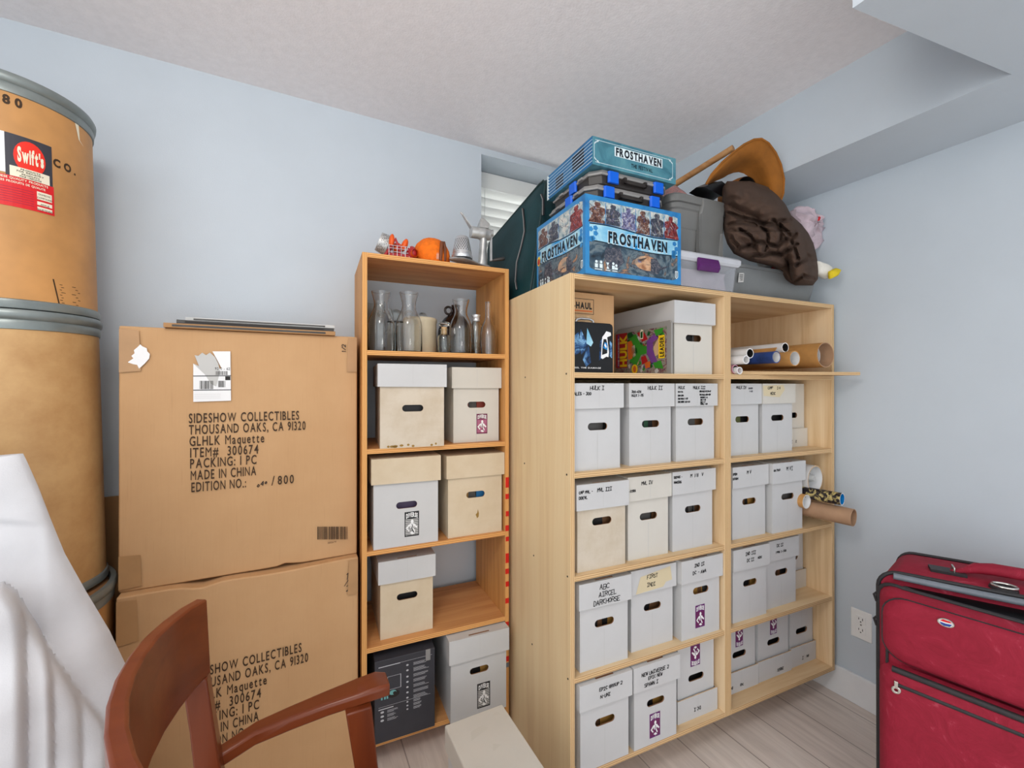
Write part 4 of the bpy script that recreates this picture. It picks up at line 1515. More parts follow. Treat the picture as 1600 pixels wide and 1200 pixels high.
# the big blue game box
def art_face(m, W, H, fm, cols, seed, small=False):
    """fm(u, v, k): point on the face, k = print layer"""
    rnd = random.Random(seed)
    f = [(lambda a, b, k=k: fm(a * W, b * H, k)) for k in range(10)]
    rect(m, 0, 1, 0, 1, f[1], 'game_blue')
    # upper strip of abstract painted figures, lower strip of painted battle haze
    top0 = lambda u: .625 - .03 * u + .018 * math.sin(u * 7)
    bot0 = lambda u: .405 - .03 * u + .016 * math.sin(u * 6 + 1)
    N = 16
    uu = [.04 + .92 * k / N for k in range(N + 1)]
    for a, b in zip(uu, uu[1:]):
        poly(m, [(a, top0(a) + .02), (b, top0(b) + .02), (b, .94 - .02 * (b > .9)), (a, .94 - .02 * (a < .06))], f[2], 'game_art_pale')
        poly(m, [(a, .05 + .03 * (a < .08)), (b, .05 + .03 * (b > .93)), (b, bot0(b)), (a, bot0(a))], f[2], 'game_art')
        poly(m, [(a, bot0(a) + .012), (b, bot0(b) + .012), (b, top0(b) + .008), (a, top0(a) + .008)], f[2], 'game_cyan')
        for fn, s in ((top0, 0), (bot0, 1)):
            poly(m, [(a, fn(a)), (b, fn(b)), (b, fn(b) + .014), (a, fn(a) + .014)], f[3], 'game_dark')
    cw = .92 / len(cols)
    for i, mat in enumerate(cols):
        c0 = .04 + cw * (i + .5)
        base = top0(c0) + .022
        hgt = .92 - base
        pts = []
        for s in (1, -1):
            seq = [(.14, 1.0), (.2, .9), (.13, .8), (.42, .74), (.58, .56), (.36, .44), (.46, .22), (.6, .0)]
            seq = [(a * rnd.uniform(.75, 1.15), b) for a, b in seq]
            pts += [(c0 + s * a * cw, base + b * hgt) for a, b in (seq if s == 1 else reversed(seq))]
        poly(m, pts, f[3], mat)
        for _ in range(26):
            x, y = c0 + rnd.uniform(-.4, .4) * cw, base + rnd.uniform(.05, .75) * hgt
            d = Vector((rnd.uniform(-.4, .4) * cw, rnd.uniform(-.2, .4) * hgt))
            nn = Vector((-d.y, d.x)).normalized() * .006
            poly(m, [(x, y), (x + d.x, min(.93, y + d.y)), (x + nn.x, y + nn.y)], f[4], rnd.choice(['figure_dark', 'figure_brown', 'figure_violet', 'game_art_pale']))
        if i: poly(m, [(c0 - cw * .5 - .003, top0(c0 - cw * .5) + .02), (c0 - cw * .5 + .003, top0(c0 - cw * .5) + .02), (c0 - cw * .5 + .003, .93), (c0 - cw * .5 - .003, .93)], f[4], 'game_blue')
    for _ in range(9):
        x, y = rnd.uniform(.3, .9), rnd.uniform(.1, .26)
        d = Vector((rnd.uniform(-.12, .12), rnd.uniform(.0, .08)))
        poly(m, [(x, y), (x + .03, y + .01), (x + d.x, y + d.y), (x - .02, y + .03)], f[3], rnd.choice(['figure_dark', 'figure_dark', 'figure_violet']))
    disc(m, .62, .23, .13, .1, f[3], 'game_glow')
    for q in ([(.2, .36), (.34, .38), (.38, .2), (.3, .08), (.22, .1), (.18, .24)], [(.66, .3), (.72, .32), (.78, .2), (.74, .1), (.66, .12)], [(.44, .16), (.7, .09), (.7, .105), (.44, .18)]):
        poly(m, q, f[4], 'figure_dark')
    # torn frame corners
    for u, v, s in ((.05, .5, 1), (.95, .46, -1)):
        for q in range(6):
            disc(m, u + s * rnd.uniform(0, .05), v + rnd.uniform(-.1, .1), .025, .035, f[5], 'game_blue', 5)
    # people / hourglass icons
    for k, u in enumerate((.105, .15, .215, .27, .3)):
        if k == 2:
            poly(m, [(u - .014, .17), (u + .014, .17), (u, .13)], f[5], 'game_white')
            poly(m, [(u - .014, .09), (u + .014, .09), (u, .13)], f[5], 'game_white')
        else:
            rect(m, u - .014, u + .014, .09, .14 - .02 * (k == 4), f[5], 'game_white')
            disc(m, u, .165 - .02 * (k == 4), .012, .018, f[5], 'game_white', 10)
    rect(m, .09, .16, .065, .075, f[5], 'game_white')
    rect(m, .195, .24, .065, .075, f[5], 'game_white')
    rect(m, .26, .31, .065, .075, f[5], 'game_white')
    poly(m, [(.93, .18), (.965, .18), (.965, .1), (.947, .07), (.93, .1)], f[5], 'game_white')
    poly(m, [(.936, .168), (.959, .168), (.959, .105), (.947, .085), (.936, .105)], f[6], 'game_dark')
    rect(m, .943, .951, .1, .165, f[7], 'game_white')


def title(m, s, fm, u, v, cap, width, slope=0.0, plate=None):
    tl = lambda a: slope * (a - u)
    if plate: poly(m, [(u - cap * .2, v - cap * .15), (u + width + cap * .2, v - cap * .15 + slope * width), (u + width + cap * .2, v + cap * 1.15 + slope * width), (u - cap * .2, v + cap * 1.15)], lambda a, b: fm(a, b, 5), plate)
    letters(m, s, lambda a, b: fm(a, b + tl(a), 6), u - cap * .06, v - cap * .07, cap * 1.12, 'game_white', width=width * 1.01, style='fat', gap=.1)
    letters(m, s, lambda a, b: fm(a, b + tl(a), 7), u, v, cap, 'game_dark', width=width, style='fat', gap=.1)
    # pointed serifs
    for k in range(9):
        a = u + width * (k + .12) / 9
        poly(m, [(a - cap * .12, v - cap * .1), (a + cap * .12, v), (a, v + cap * .1)], lambda x, y: fm(x, y + tl(x), 7), 'game_dark')


GX, GY, GZ, GW, GD, GH = .082, -.012, ST + .0005, .376, .315, .238
t = thing('game_box', 'large blue illustrated board game box overhanging the front of the left birch bookcase', 'box', CB.w(GX, GY, GZ), CB.deg)
m = MB()
m.box(0, GW, 0, GD, 0, GH, 'game_blue')
m.build('box_body', t, bevel=.0015)
fF = lambda u, v, k: (u, -.0002 * k, v)
fS = lambda u, v, k: (-.0002 * k, GD - u, v)
m = MB()
art_face(m, GW, GH, fF, ['figure_brown', 'figure_dark', 'figure_violet', 'figure_brown', 'figure_dark', 'figure_red'], 5)
title(m, 'FROSTHAVEN', fF, GW * .22, GH * .435, GH * .135, GW * .62, -.015)
m.build('front_artwork', t, recalc=False)
m = MB()
art_face(m, GD, GH, fS, ['figure_brown', 'figure_dark', 'game_art_pale', 'figure_red'], 8, True)
title(m, 'FROSTHAVEN', fS, GD * .13, GH * .435, GH * .135, GD * .74, -.015)
disc(m, GD * .055, GH * .47, GD * .04, GH * .075, lambda a, b: fS(a, b, 6), 'cover_yellow', 8)
disc(m, GD * .055, GH * .46, GD * .03, GH * .05, lambda a, b: fS(a, b, 7), 'cover_red', 8)
m.build('side_artwork', t, recalc=False)

# two organiser cases
def organiser(x, y, z, label):
    W, D, H = .300, .24, .047
    t = thing('organiser_case', label, 'tool case', CB.w(x, y, z), CB.deg, 'black organiser cases with blue latches')
    ch = .03
    ring = lambda e: [(ch - e, -e), (W - ch + e, -e), (W + e, ch - e), (W + e, D + e), (-e, D + e), (-e, ch - e)]
    m = MB()
    m.loft([[(a, b, zz) for a, b in ring(e)] for zz, e in ((0, -.006), (.004, -.002), (.028, 0))], 'black_plastic')
    m.build('case_base', t, smooth=30, bevel=.001)
    m = MB()
    m.loft([[(a, b, zz) for a, b in ring(e)] for zz, e in ((.028, .005), (.034, .006), (.036, .002), (H, -.003))], 'lip_grey')
    m.build('case_lid', t, smooth=30, bevel=.001)
    # recess with carry handle between the latches
    m = MB()
    m.box(.105, .195, -.014, -.0065, .012, .022, 'black_plastic')
    m.box(.105, .115, -.014, -.001, .012, .03, 'black_plastic')
    m.box(.185, .195, -.014, -.001, .012, .03, 'black_plastic')
    m.build('carry_handle', t, bevel=.001)
    for u in (.048, .228):
        m = MB()
        m.loft([[(u + i, -.0075 - q, zz) for i, q in ((0, -.001), (.004, .004), (.036, .004), (.04, -.001))] + [(u + .04, -.002, zz), (u, -.002, zz)] for zz in (.006, .010, .036, .041)], 'latch_blue')
        m.build('latch', t, smooth=30, bevel=.001)
    m = MB()
    m.loft([[(-.0075 - q, u, zz) for u, q in ((.09, -.001), (.094, .004), (.126, .004), (.13, -.001))] + [(-.002, .13, zz), (-.002, .09, zz)] for zz in (.006, .010, .036, .041)], 'latch_blue')
    m.build('latch', t, smooth=30, bevel=.001)
    for u in (.05, .17):
        m = MB()
        m.box(-.012, -.004, u, u + .025, .028, .036, 'lip_grey')
        m.build('hinge_lug', t, bevel=.002)
    return t


zO = GZ + GH + .0005
organiser(.110, .006, zO, 'black organiser case with blue latches, lower of the two on the blue game box')
organiser(.124, .004, zO + .0475, 'black organiser case with blue latches, upper of the two under the small blue game box')
zG = zO + .0955
W2, D2, H2 = .33, .285, .086
x2, y2 = .112, -.006
t = thing('game_box', 'smaller flat blue game box topping the stack on the organiser cases', 'box', CB.w(x2, y2, zG), CB.deg)
m = MB()
m.box(0, W2, 0, D2, 0, H2, 'game_teal')
m.build('box_body', t, bevel=.001)
m = MB()
g0 = lambda u, v, k: (u, -.0002 * k, v)
rect(m, 0, W2, 0, H2, lambda a, b: g0(a, b, 1), 'game_teal')
for a0, a1, b0, b1 in ((.03, .94, .1, .115), (.03, .94, .885, .9), (.018, .022, .2, .8), (.955, .959, .2, .8)):
    rect(m, a0 * W2, a1 * W2, b0 * H2, b1 * H2, lambda a, b: g0(a, b, 2), 'game_white')
for u, v, su, sv in ((.03, .82, 1, 1), (.03, .18, 1, -1), (.95, .82, -1, 1), (.95, .18, -1, -1)):
    poly(m, [(u * W2, v * H2), ((u + .03 * su) * W2, v * H2), ((u + .05 * su) * W2, (v + .1 * sv) * H2), ((u + .022 * su) * W2, (v + .06 * sv) * H2), ((u - .01 * su) * W2, (v - .1 * sv) * H2)], lambda a, b: g0(a, b, 3), 'game_white')
title(m, 'FROSTHAVEN', g0, W2 * .26, H2 * .52, H2 * .27, W2 * .55, 0, 'game_white')
letters(m, 'THE FESTIVAL', lambda a, b: g0(a, b, 4), W2 * .44, H2 * .22, H2 * .14, 'game_dark', width=W2 * .26, style='bold')
m.build('front_artwork', t, recalc=False)
m = MB()
g1 = lambda u, v, k: (-.0002 * k, D2 - u, v)
rect(m, 0, D2, 0, H2, lambda a, b: g1(a, b, 1), 'game_stripe')
for k in range(1, 8):
    rect(m, .012, D2, H2 * k / 8 - .0008, H2 * k / 8 + .0008, lambda a, b: g1(a, b, 3), 'game_white')
for a0, a1, b0, b1 in ((.22, .4, .08, .66), (.6, .84, .2, .92)):
    for k in range(8):
        z0_, z1_ = H2 * (k / 8 + .025), H2 * ((k + 1) / 8 - .025)
        if z0_ / H2 < b0 or z1_ / H2 > b1: continue
        rect(m, a0 * D2, a1 * D2, z0_, z1_, lambda a, b: g1(a, b, 2), 'game_dark')
for k in range(8):
    poly(m, [(0, H2 * k / 8), (.016, H2 * k / 8), (.008, H2 * (k + 1) / 8), (0, H2 * (k + 1) / 8)], lambda a, b: g1(a, b, 4), 'game_white')
m.build('side_artwork', t, recalc=False)

# clear bin with the purple latch
bx0, bx1, by0, bh = .466, .742, -.002, .120
t = thing('clear_bin', 'clear plastic bin with a purple latch, under the grey tote', 'bin', CB.w(bx0, by0, ST + .0005), CB.deg)
W3 = bx1 - bx0
m = MB()
m.loft([[(e, e, z), (W3 - e, e, z), (W3 - e, .38 - e, z), (e, .38 - e, z)] for z, e in ((0, .016), (.004, .012), (bh - .022, .004), (bh - .022, .0065), (.006, .0145), (.006, .02))], 'clear_plastic')
m.build('bin_body', t, smooth=30)
m = MB()
m.loft([[(-e, -e, z), (W3 + e, -e, z), (W3 + e, .38 + e, z), (-e, .38 + e, z)] for z, e in ((bh - .03, .0), (bh - .022, .006), (bh - .006, .007), (bh, .002))], 'lid_clear')
m.build('bin_lid', t, smooth=30, bevel=.001)
m = MB()
m.loft([[(.07, -.010 - q, z), (.165, -.010 - q, z), (.165, -.004, z), (.07, -.004, z)] for z, q in ((bh - .062, .002), (bh - .05, .010), (bh - .036, .008), (bh - .018, .002))], 'purple_plastic')
m.build('latch', t, bevel=.002)
m = MB()
m.loft([[(a + .02 * noise.noise(Vector((a * 9, b * 9, z * 30))), b, z) for a, b in ((.03, .03), (.15, .026), (.24, .03), (.24, .3), (.03, .3))] for z in (.007, .03, .055, .07)], 'pink_cloth')
o = m.build('folded_cloth', smooth=60)
o.location, o.rotation_euler = CB.w(bx0, by0, ST + .0005), (0, 0, R_(CB.deg))
tag(o, 'pinkish folded cloth seen faintly through the clear bin', 'cloth')

# grey tote
tz = ST + .0005 + bh + .0005
tx0, ty0, TW, TD, THh = .470, .035, .29, .34, .212
t = thing('grey_tote', 'grey plastic tote with open top, on the clear bin beside the blue game box', 'bin', CB.w(tx0, ty0, tz), CB.deg)


def rr_ring(x0, x1, y0, y1, r, z, n=5):
    pts = []
    for cx, cy, a0 in ((x1 - r, y0 + r, -90), (x1 - r, y1 - r, 0), (x0 + r, y1 - r, 90), (x0 + r, y0 + r, 180)):
        for k in range(n + 1):
            a = R_(a0 + 90 * k / n)
            pts.append((cx + r * math.cos(a), cy + r * math.sin(a), z))
    return pts


m = MB()
rings = [rr_ring(e, TW - e, e, TD - e, rd, z) for z, e, rd in ((0, .03, .03), (.004, .026, .03), (.1, .018, .032), (.104, .0145, .032), (THh - .05, .008, .034), (THh - .045, .003, .036), (THh - .03, .001, .038), (THh - .028, -.007, .04), (THh - .006, -.008, .04), (THh, -.004, .038),
                                                             (THh, .008, .034), (.02, .03, .03))]
m.loft(rings, 'tote_grey')
m.build('tote_body', t, smooth=35)
m = MB()
m.loft([[(x, y, z) for x, y in ((.125, .0), (.13, -q), (.235, -q), (.24, .0), (.24, .02), (.125, .02))] for z, q in ((.006, -.018), (.1, -.008), (THh - .055, .004), (THh - .03, .012), (THh - .004, .013))], 'tote_grey')
m.build('front_handle', t, smooth=30, bevel=.002)
# bag of stuff, black cloth and stick in the tote
m = MB()
for i in range(12): pass
secs = []
for j in range(9):
    v = j / 8
    z = .14 + .15 * v
    rr_ = .095 * math.sqrt(max(.02, 1 - (v * .96) ** 2))
    secs.append([(.10 + rr_ * math.cos(a) * (1 + .2 * noise.noise(Vector((math.cos(a) * 2, math.sin(a) * 2, v * 3)))), .15 + rr_ * 1.15 * math.sin(a) * (1 + .25 * noise.noise(Vector((math.cos(a) * 3, v * 4, 5)))), z + .02 * noise.noise(Vector((math.cos(a) * 3, math.sin(a) * 3, v * 2)))) for a in [2 * math.pi * k / 20 for k in range(20)]])
m.loft(secs, 'orange_stuff')
t = thing('plastic_bag', 'clear crumpled plastic bag of orange and dark bits heaped in the grey tote', 'bag', CB.w(tx0, ty0, tz), CB.deg)
m.build('bag_contents', t, smooth=60)
m = MB()
secs2 = [[(.10 + (x - .10) * 1.07 + .006 * noise.noise(Vector((x * 60, y * 60, z * 60))), .15 + (y - .15) * 1.07, .13 + (z - .13) * 1.06 + .006 * noise.noise(Vector((x * 50, z * 50, 3)))) for x, y, z in s] for s in secs]
m.loft(secs2, 'clear_plastic')
m.build('bag_film', t, smooth=30)
pA, pB = CB.Y(1090, 266, .24), CB.Y(1146, 231, .10)
m = MB()
m.tube([pA + (pA - pB) * .8, pA, pB], .0125, 'stick_wood', 12)
o = m.build('wooden_stick', smooth=50, bevel=.001)
o.location, o.rotation_euler = CB.w(0, 0, 0), (0, 0, R_(CB.deg))
tag(o, 'round wooden stick poking up out of the grey tote behind the felt hat', 'stick')

# low grey bin on the right bookcase
gx0, gx1, gy0, gd, gh = .760, 1.282, .03, .36, .118
t = thing('grey_bin', 'wide low grey bin with a paper sticker, under the brown garment at right', 'bin', CB.w(gx0, gy0, ST + .0005), CB.deg)
GWd = gx1 - gx0
m = MB()
m.loft([rr_ring(e, GWd - e * .6, e, gd - e, rd, z) for z, e, rd in ((0, .03, .05), (.004, .026, .05), (gh - .012, .002, .055), (gh - .01, -.004, .058), (gh, -.005, .058), (gh, .006, .05), (.02, .03, .05))], 'bin_grey')
m.build('bin_body', t, smooth=35)
m = MB()
m.add([(.035, .0132, .052), (.062, .0112, .055), (.062, .0075, .09), (.035, .0090, .087)], [(0, 1, 2, 3)], 'paper_grey')
for k in range(4):
    z = .06 + .006 * k
    m.add([(.039, .0122 - .0008 * k, z), (.057, .0105 - .0007 * k, z + .002), (.057, .0103 - .0007 * k, z + .0045), (.039, .012 - .0008 * k, z + .0025)], [(0, 1, 2, 3)], 'ink_black')
m.v = [(x, y - .0015, z) for x, y, z in m.v]
m.build('paper_sticker', t)

# the brown garment: a lumpy draped mass, from an outline by height
ROWS = [(283, 1136, 1172), (292, 1131, 1200), (305, 1131, 1216), (320, 1130, 1228), (336, 1133, 1236), (350, 1132, 1252), (364, 1133, 1263), (380, 1138, 1271), (395, 1148, 1275), (406, 1172, 1277),
        (414, 1208, 1278), (424, 1225, 1279), (436, 1232, 1278), (446, 1243, 1270)]
LOBES = [((1150, 302, 26), (1214, 330, 27), .085), ((1152, 352, 24), (1214, 376, 27), .062), ((1143, 362, 13), (1160, 396, 15), .060), ((1234, 350, 20), (1258, 428, 24), .088),
         ((1172, 396, 16), (1218, 402, 15), .050), ((1204, 352, 13), (1232, 392, 17), .072), ((1140, 330, 12), (1186, 346, 11), .045), ((1184, 366, 10), (1190, 394, 11), .066), ((1252, 372, 12), (1274, 412, 12), .07)]


def cloth_height(px, py):
    wx = 5 * noise.noise(Vector((px * .05, py * .05, 3.1)))
    wy = 5 * noise.noise(Vector((px * .05, py * .05, 8.7)))
    best = 0
    for (x0, y0, r0), (x1, y1, r1), hgt in LOBES:
        dx, dy = x1 - x0, y1 - y0
        k = min(1, max(0, ((px + wx - x0) * dx + (py + wy - y0) * dy) / (dx * dx + dy * dy)))
        d = math.hypot(px + wx - x0 - k * dx, py + wy - y0 - k * dy) / (r0 + (r1 - r0) * k)
        if d < 1: best = max(best, hgt * (1 - d * d) ** .5)
    return best


CREASES = [[(1138, 333), (1165, 343), (1200, 351), (1233, 342)], [(1139, 352), (1160, 346), (1182, 353)], [(1150, 392), (1185, 378), (1215, 384), (1242, 366)], [(1165, 405), (1190, 396), (1220, 398), (1246, 380)],
           [(1190, 354), (1201, 370), (1196, 390)], [(1218, 350), (1237, 372), (1245, 402)], [(1141, 370), (1153, 384), (1150, 397)], [(1246, 412), (1262, 401), (1276, 404)], [(1206, 344), (1222, 362), (1216, 382)],
           [(1156, 360), (1172, 368), (1180, 384)], [(1240, 440), (1256, 430), (1270, 436)]]


def crease(px, py):
    px += 4 * noise.noise(Vector((px * .06, py * .06, 5)))
    py += 4 * noise.noise(Vector((px * .06, py * .06, 9)))
    out_ = 0
    for line in CREASES:
        for (x0, y0), (x1, y1) in zip(line, line[1:]):
            dx, dy = x1 - x0, y1 - y0
            k = min(1, max(0, ((px - x0) * dx + (py - y0) * dy) / (dx * dx + dy * dy)))
            d = math.hypot(px - x0 - k * dx, py - y0 - k * dy)
            out_ = max(out_, .028 * math.exp(-(d / 3.2) ** 2) - .008 * math.exp(-((d - 8) / 3.5) ** 2))
    return out_


m = MB()
NU, SUB = 84, 11
rows = []
for i in range(len(ROWS) - 1):
    for k in range(SUB):
        f = k / SUB
        a, b = ROWS[i], ROWS[i + 1]
        rows.append([a[q] + (b[q] - a[q]) * f for q in range(3)])
rows.append(list(ROWS[-1]))
front_, back_ = [], []
for j, (py, xa, xb) in enumerate(rows):
    vv = j / (len(rows) - 1)
    fr_, bk_ = [], []
    for i in range(NU + 1):
        u = i / NU
        px = xa + (xb - xa) * u
        e = math.sqrt(max(0, 1 - (2 * u - 1) ** 4)) * (min(1, vv * 8) * min(1, (1 - vv) * 9)) ** .5
        base = .03 if vv < .45 else .012
        dep = base - e * (.012 + cloth_height(px, py) - crease(px, py)) + e * .008 * noise.noise(Vector((px * .09, py * .12, 4)))
        fr_.append(tuple(CB.Y(px, py, dep)))
        p2 = CB.Y(px, py, base + .008)
        bk_.append((p2.x, p2.y + .03 * e, p2.z))
    front_.append(fr_)
    back_.append(bk_)
vs = [p for r in front_ for p in r]
fs = [(j * (NU + 1) + i, j * (NU + 1) + i + 1, (j + 1) * (NU + 1) + i + 1, (j + 1) * (NU + 1) + i) for j in range(len(rows) - 1) for i in range(NU)]
m.add(vs, fs, 'brown_cloth')
nb = len(m.v)
m.add([p for r in back_ for p in r], [tuple(reversed(f)) for f in fs], 'brown_cloth')
mi = m.mi('brown_cloth')
nr = len(rows)
ringi = list(range(NU + 1)) + [(j + 1) * (NU + 1) - 1 for j in range(1, nr)] + [(nr - 1) * (NU + 1) + i for i in range(NU - 1, -1, -1)] + [j * (NU + 1) for j in range(nr - 2, 0, -1)]
for a, b in zip(ringi, ringi[1:] + ringi[:1]):
    m.f.append([a, b, nb + b, nb + a])
    m.m.append(mi)
o = m.build('brown_garment', smooth=80)
o.location, o.rotation_euler = CB.w(0, 0, 0), (0, 0, R_(CB.deg))
tag(o, 'crumpled dark brown garment heaped over the grey bins below the felt hat', 'clothing')

# felt hat, brim on edge
OUT = [(1103, 288), (1112, 272), (1128, 254), (1146, 238), (1162, 226), (1178, 218), (1190, 217), (1201, 224), (1212, 239), (1220, 257), (1225, 280), (1224, 302), (1219, 316), (1211, 326), (1201, 328)]
INN = [(1108, 289), (1118, 283), (1130, 278), (1138, 273), (1146, 270), (1154, 269), (1162, 271), (1168, 275), (1173, 281), (1177, 288), (1181, 296), (1186, 304), (1190, 312), (1195, 319), (1199, 325)]
t = thing('felt_hat', 'big tan felt hat with a wide curled brim, standing on edge on the brown garment', 'hat', CB.w(0, 0, 0), CB.deg)


def hat_y(s, f): return .035 - .055 * math.sin(math.pi * min(1, s * 1.05)) * f + .03 * (1 - f) + .012 * math.cos(f * math.pi * 1.6)


m = MB()
K = 9
for side in (0, 1):
    vs = []
    for i, (o_, i_) in enumerate(zip(OUT, INN)):
        s = i / (len(OUT) - 1)
        for k in range(K + 1):
            f = k / K
            px, py = i_[0] + (o_[0] - i_[0]) * f, i_[1] + (o_[1] - i_[1]) * f
            yb = hat_y(s, f)
            vs.append(tuple(CB.Y(px, py, yb + .005 * side)))
    n1 = K + 1
    fs = [(i * n1 + k, i * n1 + k + 1, (i + 1) * n1 + k + 1, (i + 1) * n1 + k) for i in range(len(OUT) - 1) for k in range(K)]
    m.add(vs, fs if side == 0 else [tuple(reversed(f)) for f in fs], 'hat_felt')
nb = len(OUT) * n1
mi = m.mi('hat_felt')
ringi = [i * n1 + K for i in range(len(OUT))] + [(len(OUT) - 1) * n1 + k for k in range(K - 1, -1, -1)] + [i * n1 for i in range(len(OUT) - 2, -1, -1)] + [k for k in range(1, K)]
for a, b in zip(ringi, ringi[1:] + ringi[:1]):
    m.f.append([a, b, nb + b, nb + a])
    m.m.append(mi)
m.build('brim', t, smooth=70)
m = MB()
rim = [CB.Y(px, py, hat_y(i / 14, 1)) for i, (px, py) in enumerate(OUT)]
m.tube(rim, .004, 'hat_felt', 8)
m.build('brim_edge', t, smooth=60)
c = CB.Y(1156, 306, .10)
m = MB()
M3 = Matrix.Translation(c) @ Matrix.Rotation(R_(-80), 4, 'X')
m.lathe([(.065, -.03), (.066, .0), (.058, .05), (.036, .075), (0, .082)], 'hat_felt', 32, (0, 0, 0), M3)
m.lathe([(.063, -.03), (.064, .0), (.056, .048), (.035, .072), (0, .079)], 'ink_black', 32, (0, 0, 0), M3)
m.build('crown', t, smooth=60)
# dark cloth over the tote rim
m = MB()
pts = [(1100, 292), (1112, 287), (1128, 283), (1137, 290), (1140, 304), (1128, 307), (1116, 300)]
f_ = [CB.Y(px, py, .05) for px, py in pts]
b_ = [p + Vector((.01, .08, .012)) for p in f_]
m.loft([f_, [(p + q) / 2 + Vector((0, 0, .01)) for p, q in zip(f_, b_)], b_], 'tin_black')
o = m.build('black_cloth', smooth=60)
o.location, o.rotation_euler = CB.w(0, 0, 0), (0, 0, R_(CB.deg))
tag(o, 'small black cloth lying over the front rim of the grey tote', 'cloth')


def lump(name, pts, y, thick, mat, label, cat, amp=.012, n=18):
    """a soft folded lump over an outline, with depth"""
    m = MB()
    cx, cy = sum(p[0] for p in pts) / len(pts), sum(p[1] for p in pts) / len(pts)
    loop = []
    for i in range(len(pts)):
        a, b = pts[i], pts[(i + 1) % len(pts)]
        for k in range(4):
            loop.append((a[0] + (b[0] - a[0]) * k / 4, a[1] + (b[1] - a[1]) * k / 4))
    secs = []
    for s in range(13):
        th = math.pi * (s + .5) / 13
        rr, dd = math.sin(th), -math.cos(th)
        sec = []
        for px, py in loop:
            p = CB.Y(cx + (px - cx) * rr, cy + (py - cy) * rr, y)
            q = p.copy()
            q.y += dd * thick + amp * (noise.noise(Vector((px * .09 * rr + 3, py * .09 + dd * 2, 1))))
            q.x += amp * .4 * noise.noise(Vector((px * .1, py * .1, dd * 3)))
            sec.append(q)
        secs.append(sec)
    m.loft(secs, mat)
    o = m.build(name, smooth=70)
    o.location, o.rotation_euler = CB.w(0, 0, 0), (0, 0, R_(CB.deg))
    return tag(o, label, cat)


lump('patterned_cloth', [(1234, 330), (1246, 323), (1258, 326), (1268, 334), (1276, 345), (1280, 362), (1279, 382), (1270, 392), (1256, 380), (1243, 352)], .085, .04, 'pink_cloth',
     'pale pink patterned cloth bunched behind the brown garment by the wall', 'clothing', .03)
lump('red_cloth', [(1270, 343), (1281, 337), (1276, 350)], .06, .012, 'label_red', 'tiny dark red pointed scrap of cloth sticking out beside the pale pink cloth', 'cloth', .004)
lump('red_cloth', [(1200, 406), (1216, 403), (1222, 414), (1210, 422), (1200, 416)], .09, .03, 'red_cloth', 'bright red cloth glimpsed in the low grey bin under the brown garment', 'clothing', .006)
lump('white_sock', [(1274, 408), (1284, 411), (1296, 418), (1299, 432), (1290, 436), (1276, 428)], .008, .026, 'white_cloth', 'white sock hanging over the right end of the low grey bin', 'sock', .006)
o = lump('sock_toe', [(1296, 424), (1305, 419), (1312, 422), (1306, 432), (1297, 436)], -.022, .018, 'yellow_cloth', 'x', 'x', .004)
sock = [q for q in COL.objects if q.name == 'white_sock'][0]
o.parent = sock
o.location, o.rotation_euler = (0, 0, 0), (0, 0, 0)
del o['category']
o['label'] = 'yellow toe'
lump('grey_socks', [(1186, 410), (1198, 404), (1204, 410), (1202, 420), (1190, 418)], .085, .025, 'paper_grey', 'pale grey cloth beside the red cloth in the low grey bin', 'clothing', .006)

# ---------------------------------------------------------------- top shelf of the left birch bookcase
a, b = CB.Y(890, 520, .12), CB.Y(959.5, 520, .12)
t = thing('cardboard_box', 'brown moving carton with a printed logo behind the black lunch box', 'box', CB.w(0, 0, 0), CB.deg)
tp = CB.Y(930, 459, .12).z
m = MB()
m.box(.058, b.x, .12, .48, S1 + .0005, tp, 'cardboard')
m.build('carton_body', t, bevel=.002)
m = MB()
fb = lambda k: (lambda u, v: (u, .12 - .0003 * k, v))
p, q = CB.Y(902, 487, .12), CB.Y(927, 469, .12)
x0 = p.x - .035
for a0, a1, c0, c1 in ((x0, q.x, q.z, q.z + .0018), (x0, q.x, p.z - .006, p.z - .0042), (q.x, q.x + .0018, p.z - .006, q.z + .0018)):
    rect(m, a0, a1, c0, c1, fb(1), 'ink_black')
letters(m, 'U-HAUL', fb(2), x0 + .004, p.z + .012, .020, 'ink_black', width=q.x - x0 - .01, style='fat')
rect(m, x0, q.x - .004, p.z + .002, p.z + .006, fb(2), 'cover_orange')
m.build('printed_logo', t, recalc=False)
m = MB()
m.box(p.x - .03, p.x + .055, .1190, .1199, S1 + .112, p.z - .012, 'cardboard_edge')
m.build('tape_strip', t)
# lunch box
yl = .045
p, q = CB.Y(893, 580, yl), CB.Y(958, 506, yl)
xr_, zt_ = q.x, q.z
wl_ = q.x - .0545
t = thing('lunch_box', 'black metal lunch box with blue artwork on the top shelf of left birch bookcase', 'lunch box', CB.w(xr_ - wl_, yl, S1 + .0005), CB.deg)
hh = zt_ - S1 - .0005
m = MB()
prof = [(0, 0), (wl_, 0), (wl_, hh - .012), (wl_ - .003, hh - .004), (wl_ - .012, hh), (.012, hh), (.003, hh - .004), (0, hh - .012)]
m.prism(prof, 0, .07, 'tin_black')
m.build('box_body', t, bevel=.002)
m = MB()
fl = lambda k: (lambda u, v: (u * wl_, -.0002 * k - .0003, v * hh))
rect(m, .03, .97, .03, .96, fl(1), 'tin_black')
for q_ in ([(.28, .86), (.46, .5), (.5, .2), (.4, .12), (.3, .3), (.24, .6)], [(.12, .7), (.24, .8), (.26, .4), (.14, .3)], [(.04, .8), (.1, .85), (.1, .3), (.04, .25)]):
    poly(m, q_, fl(2), 'tin_art')
poly(m, [(.42, .88), (.55, .6), (.5, .52), (.4, .58)], fl(3), 'game_cyan')
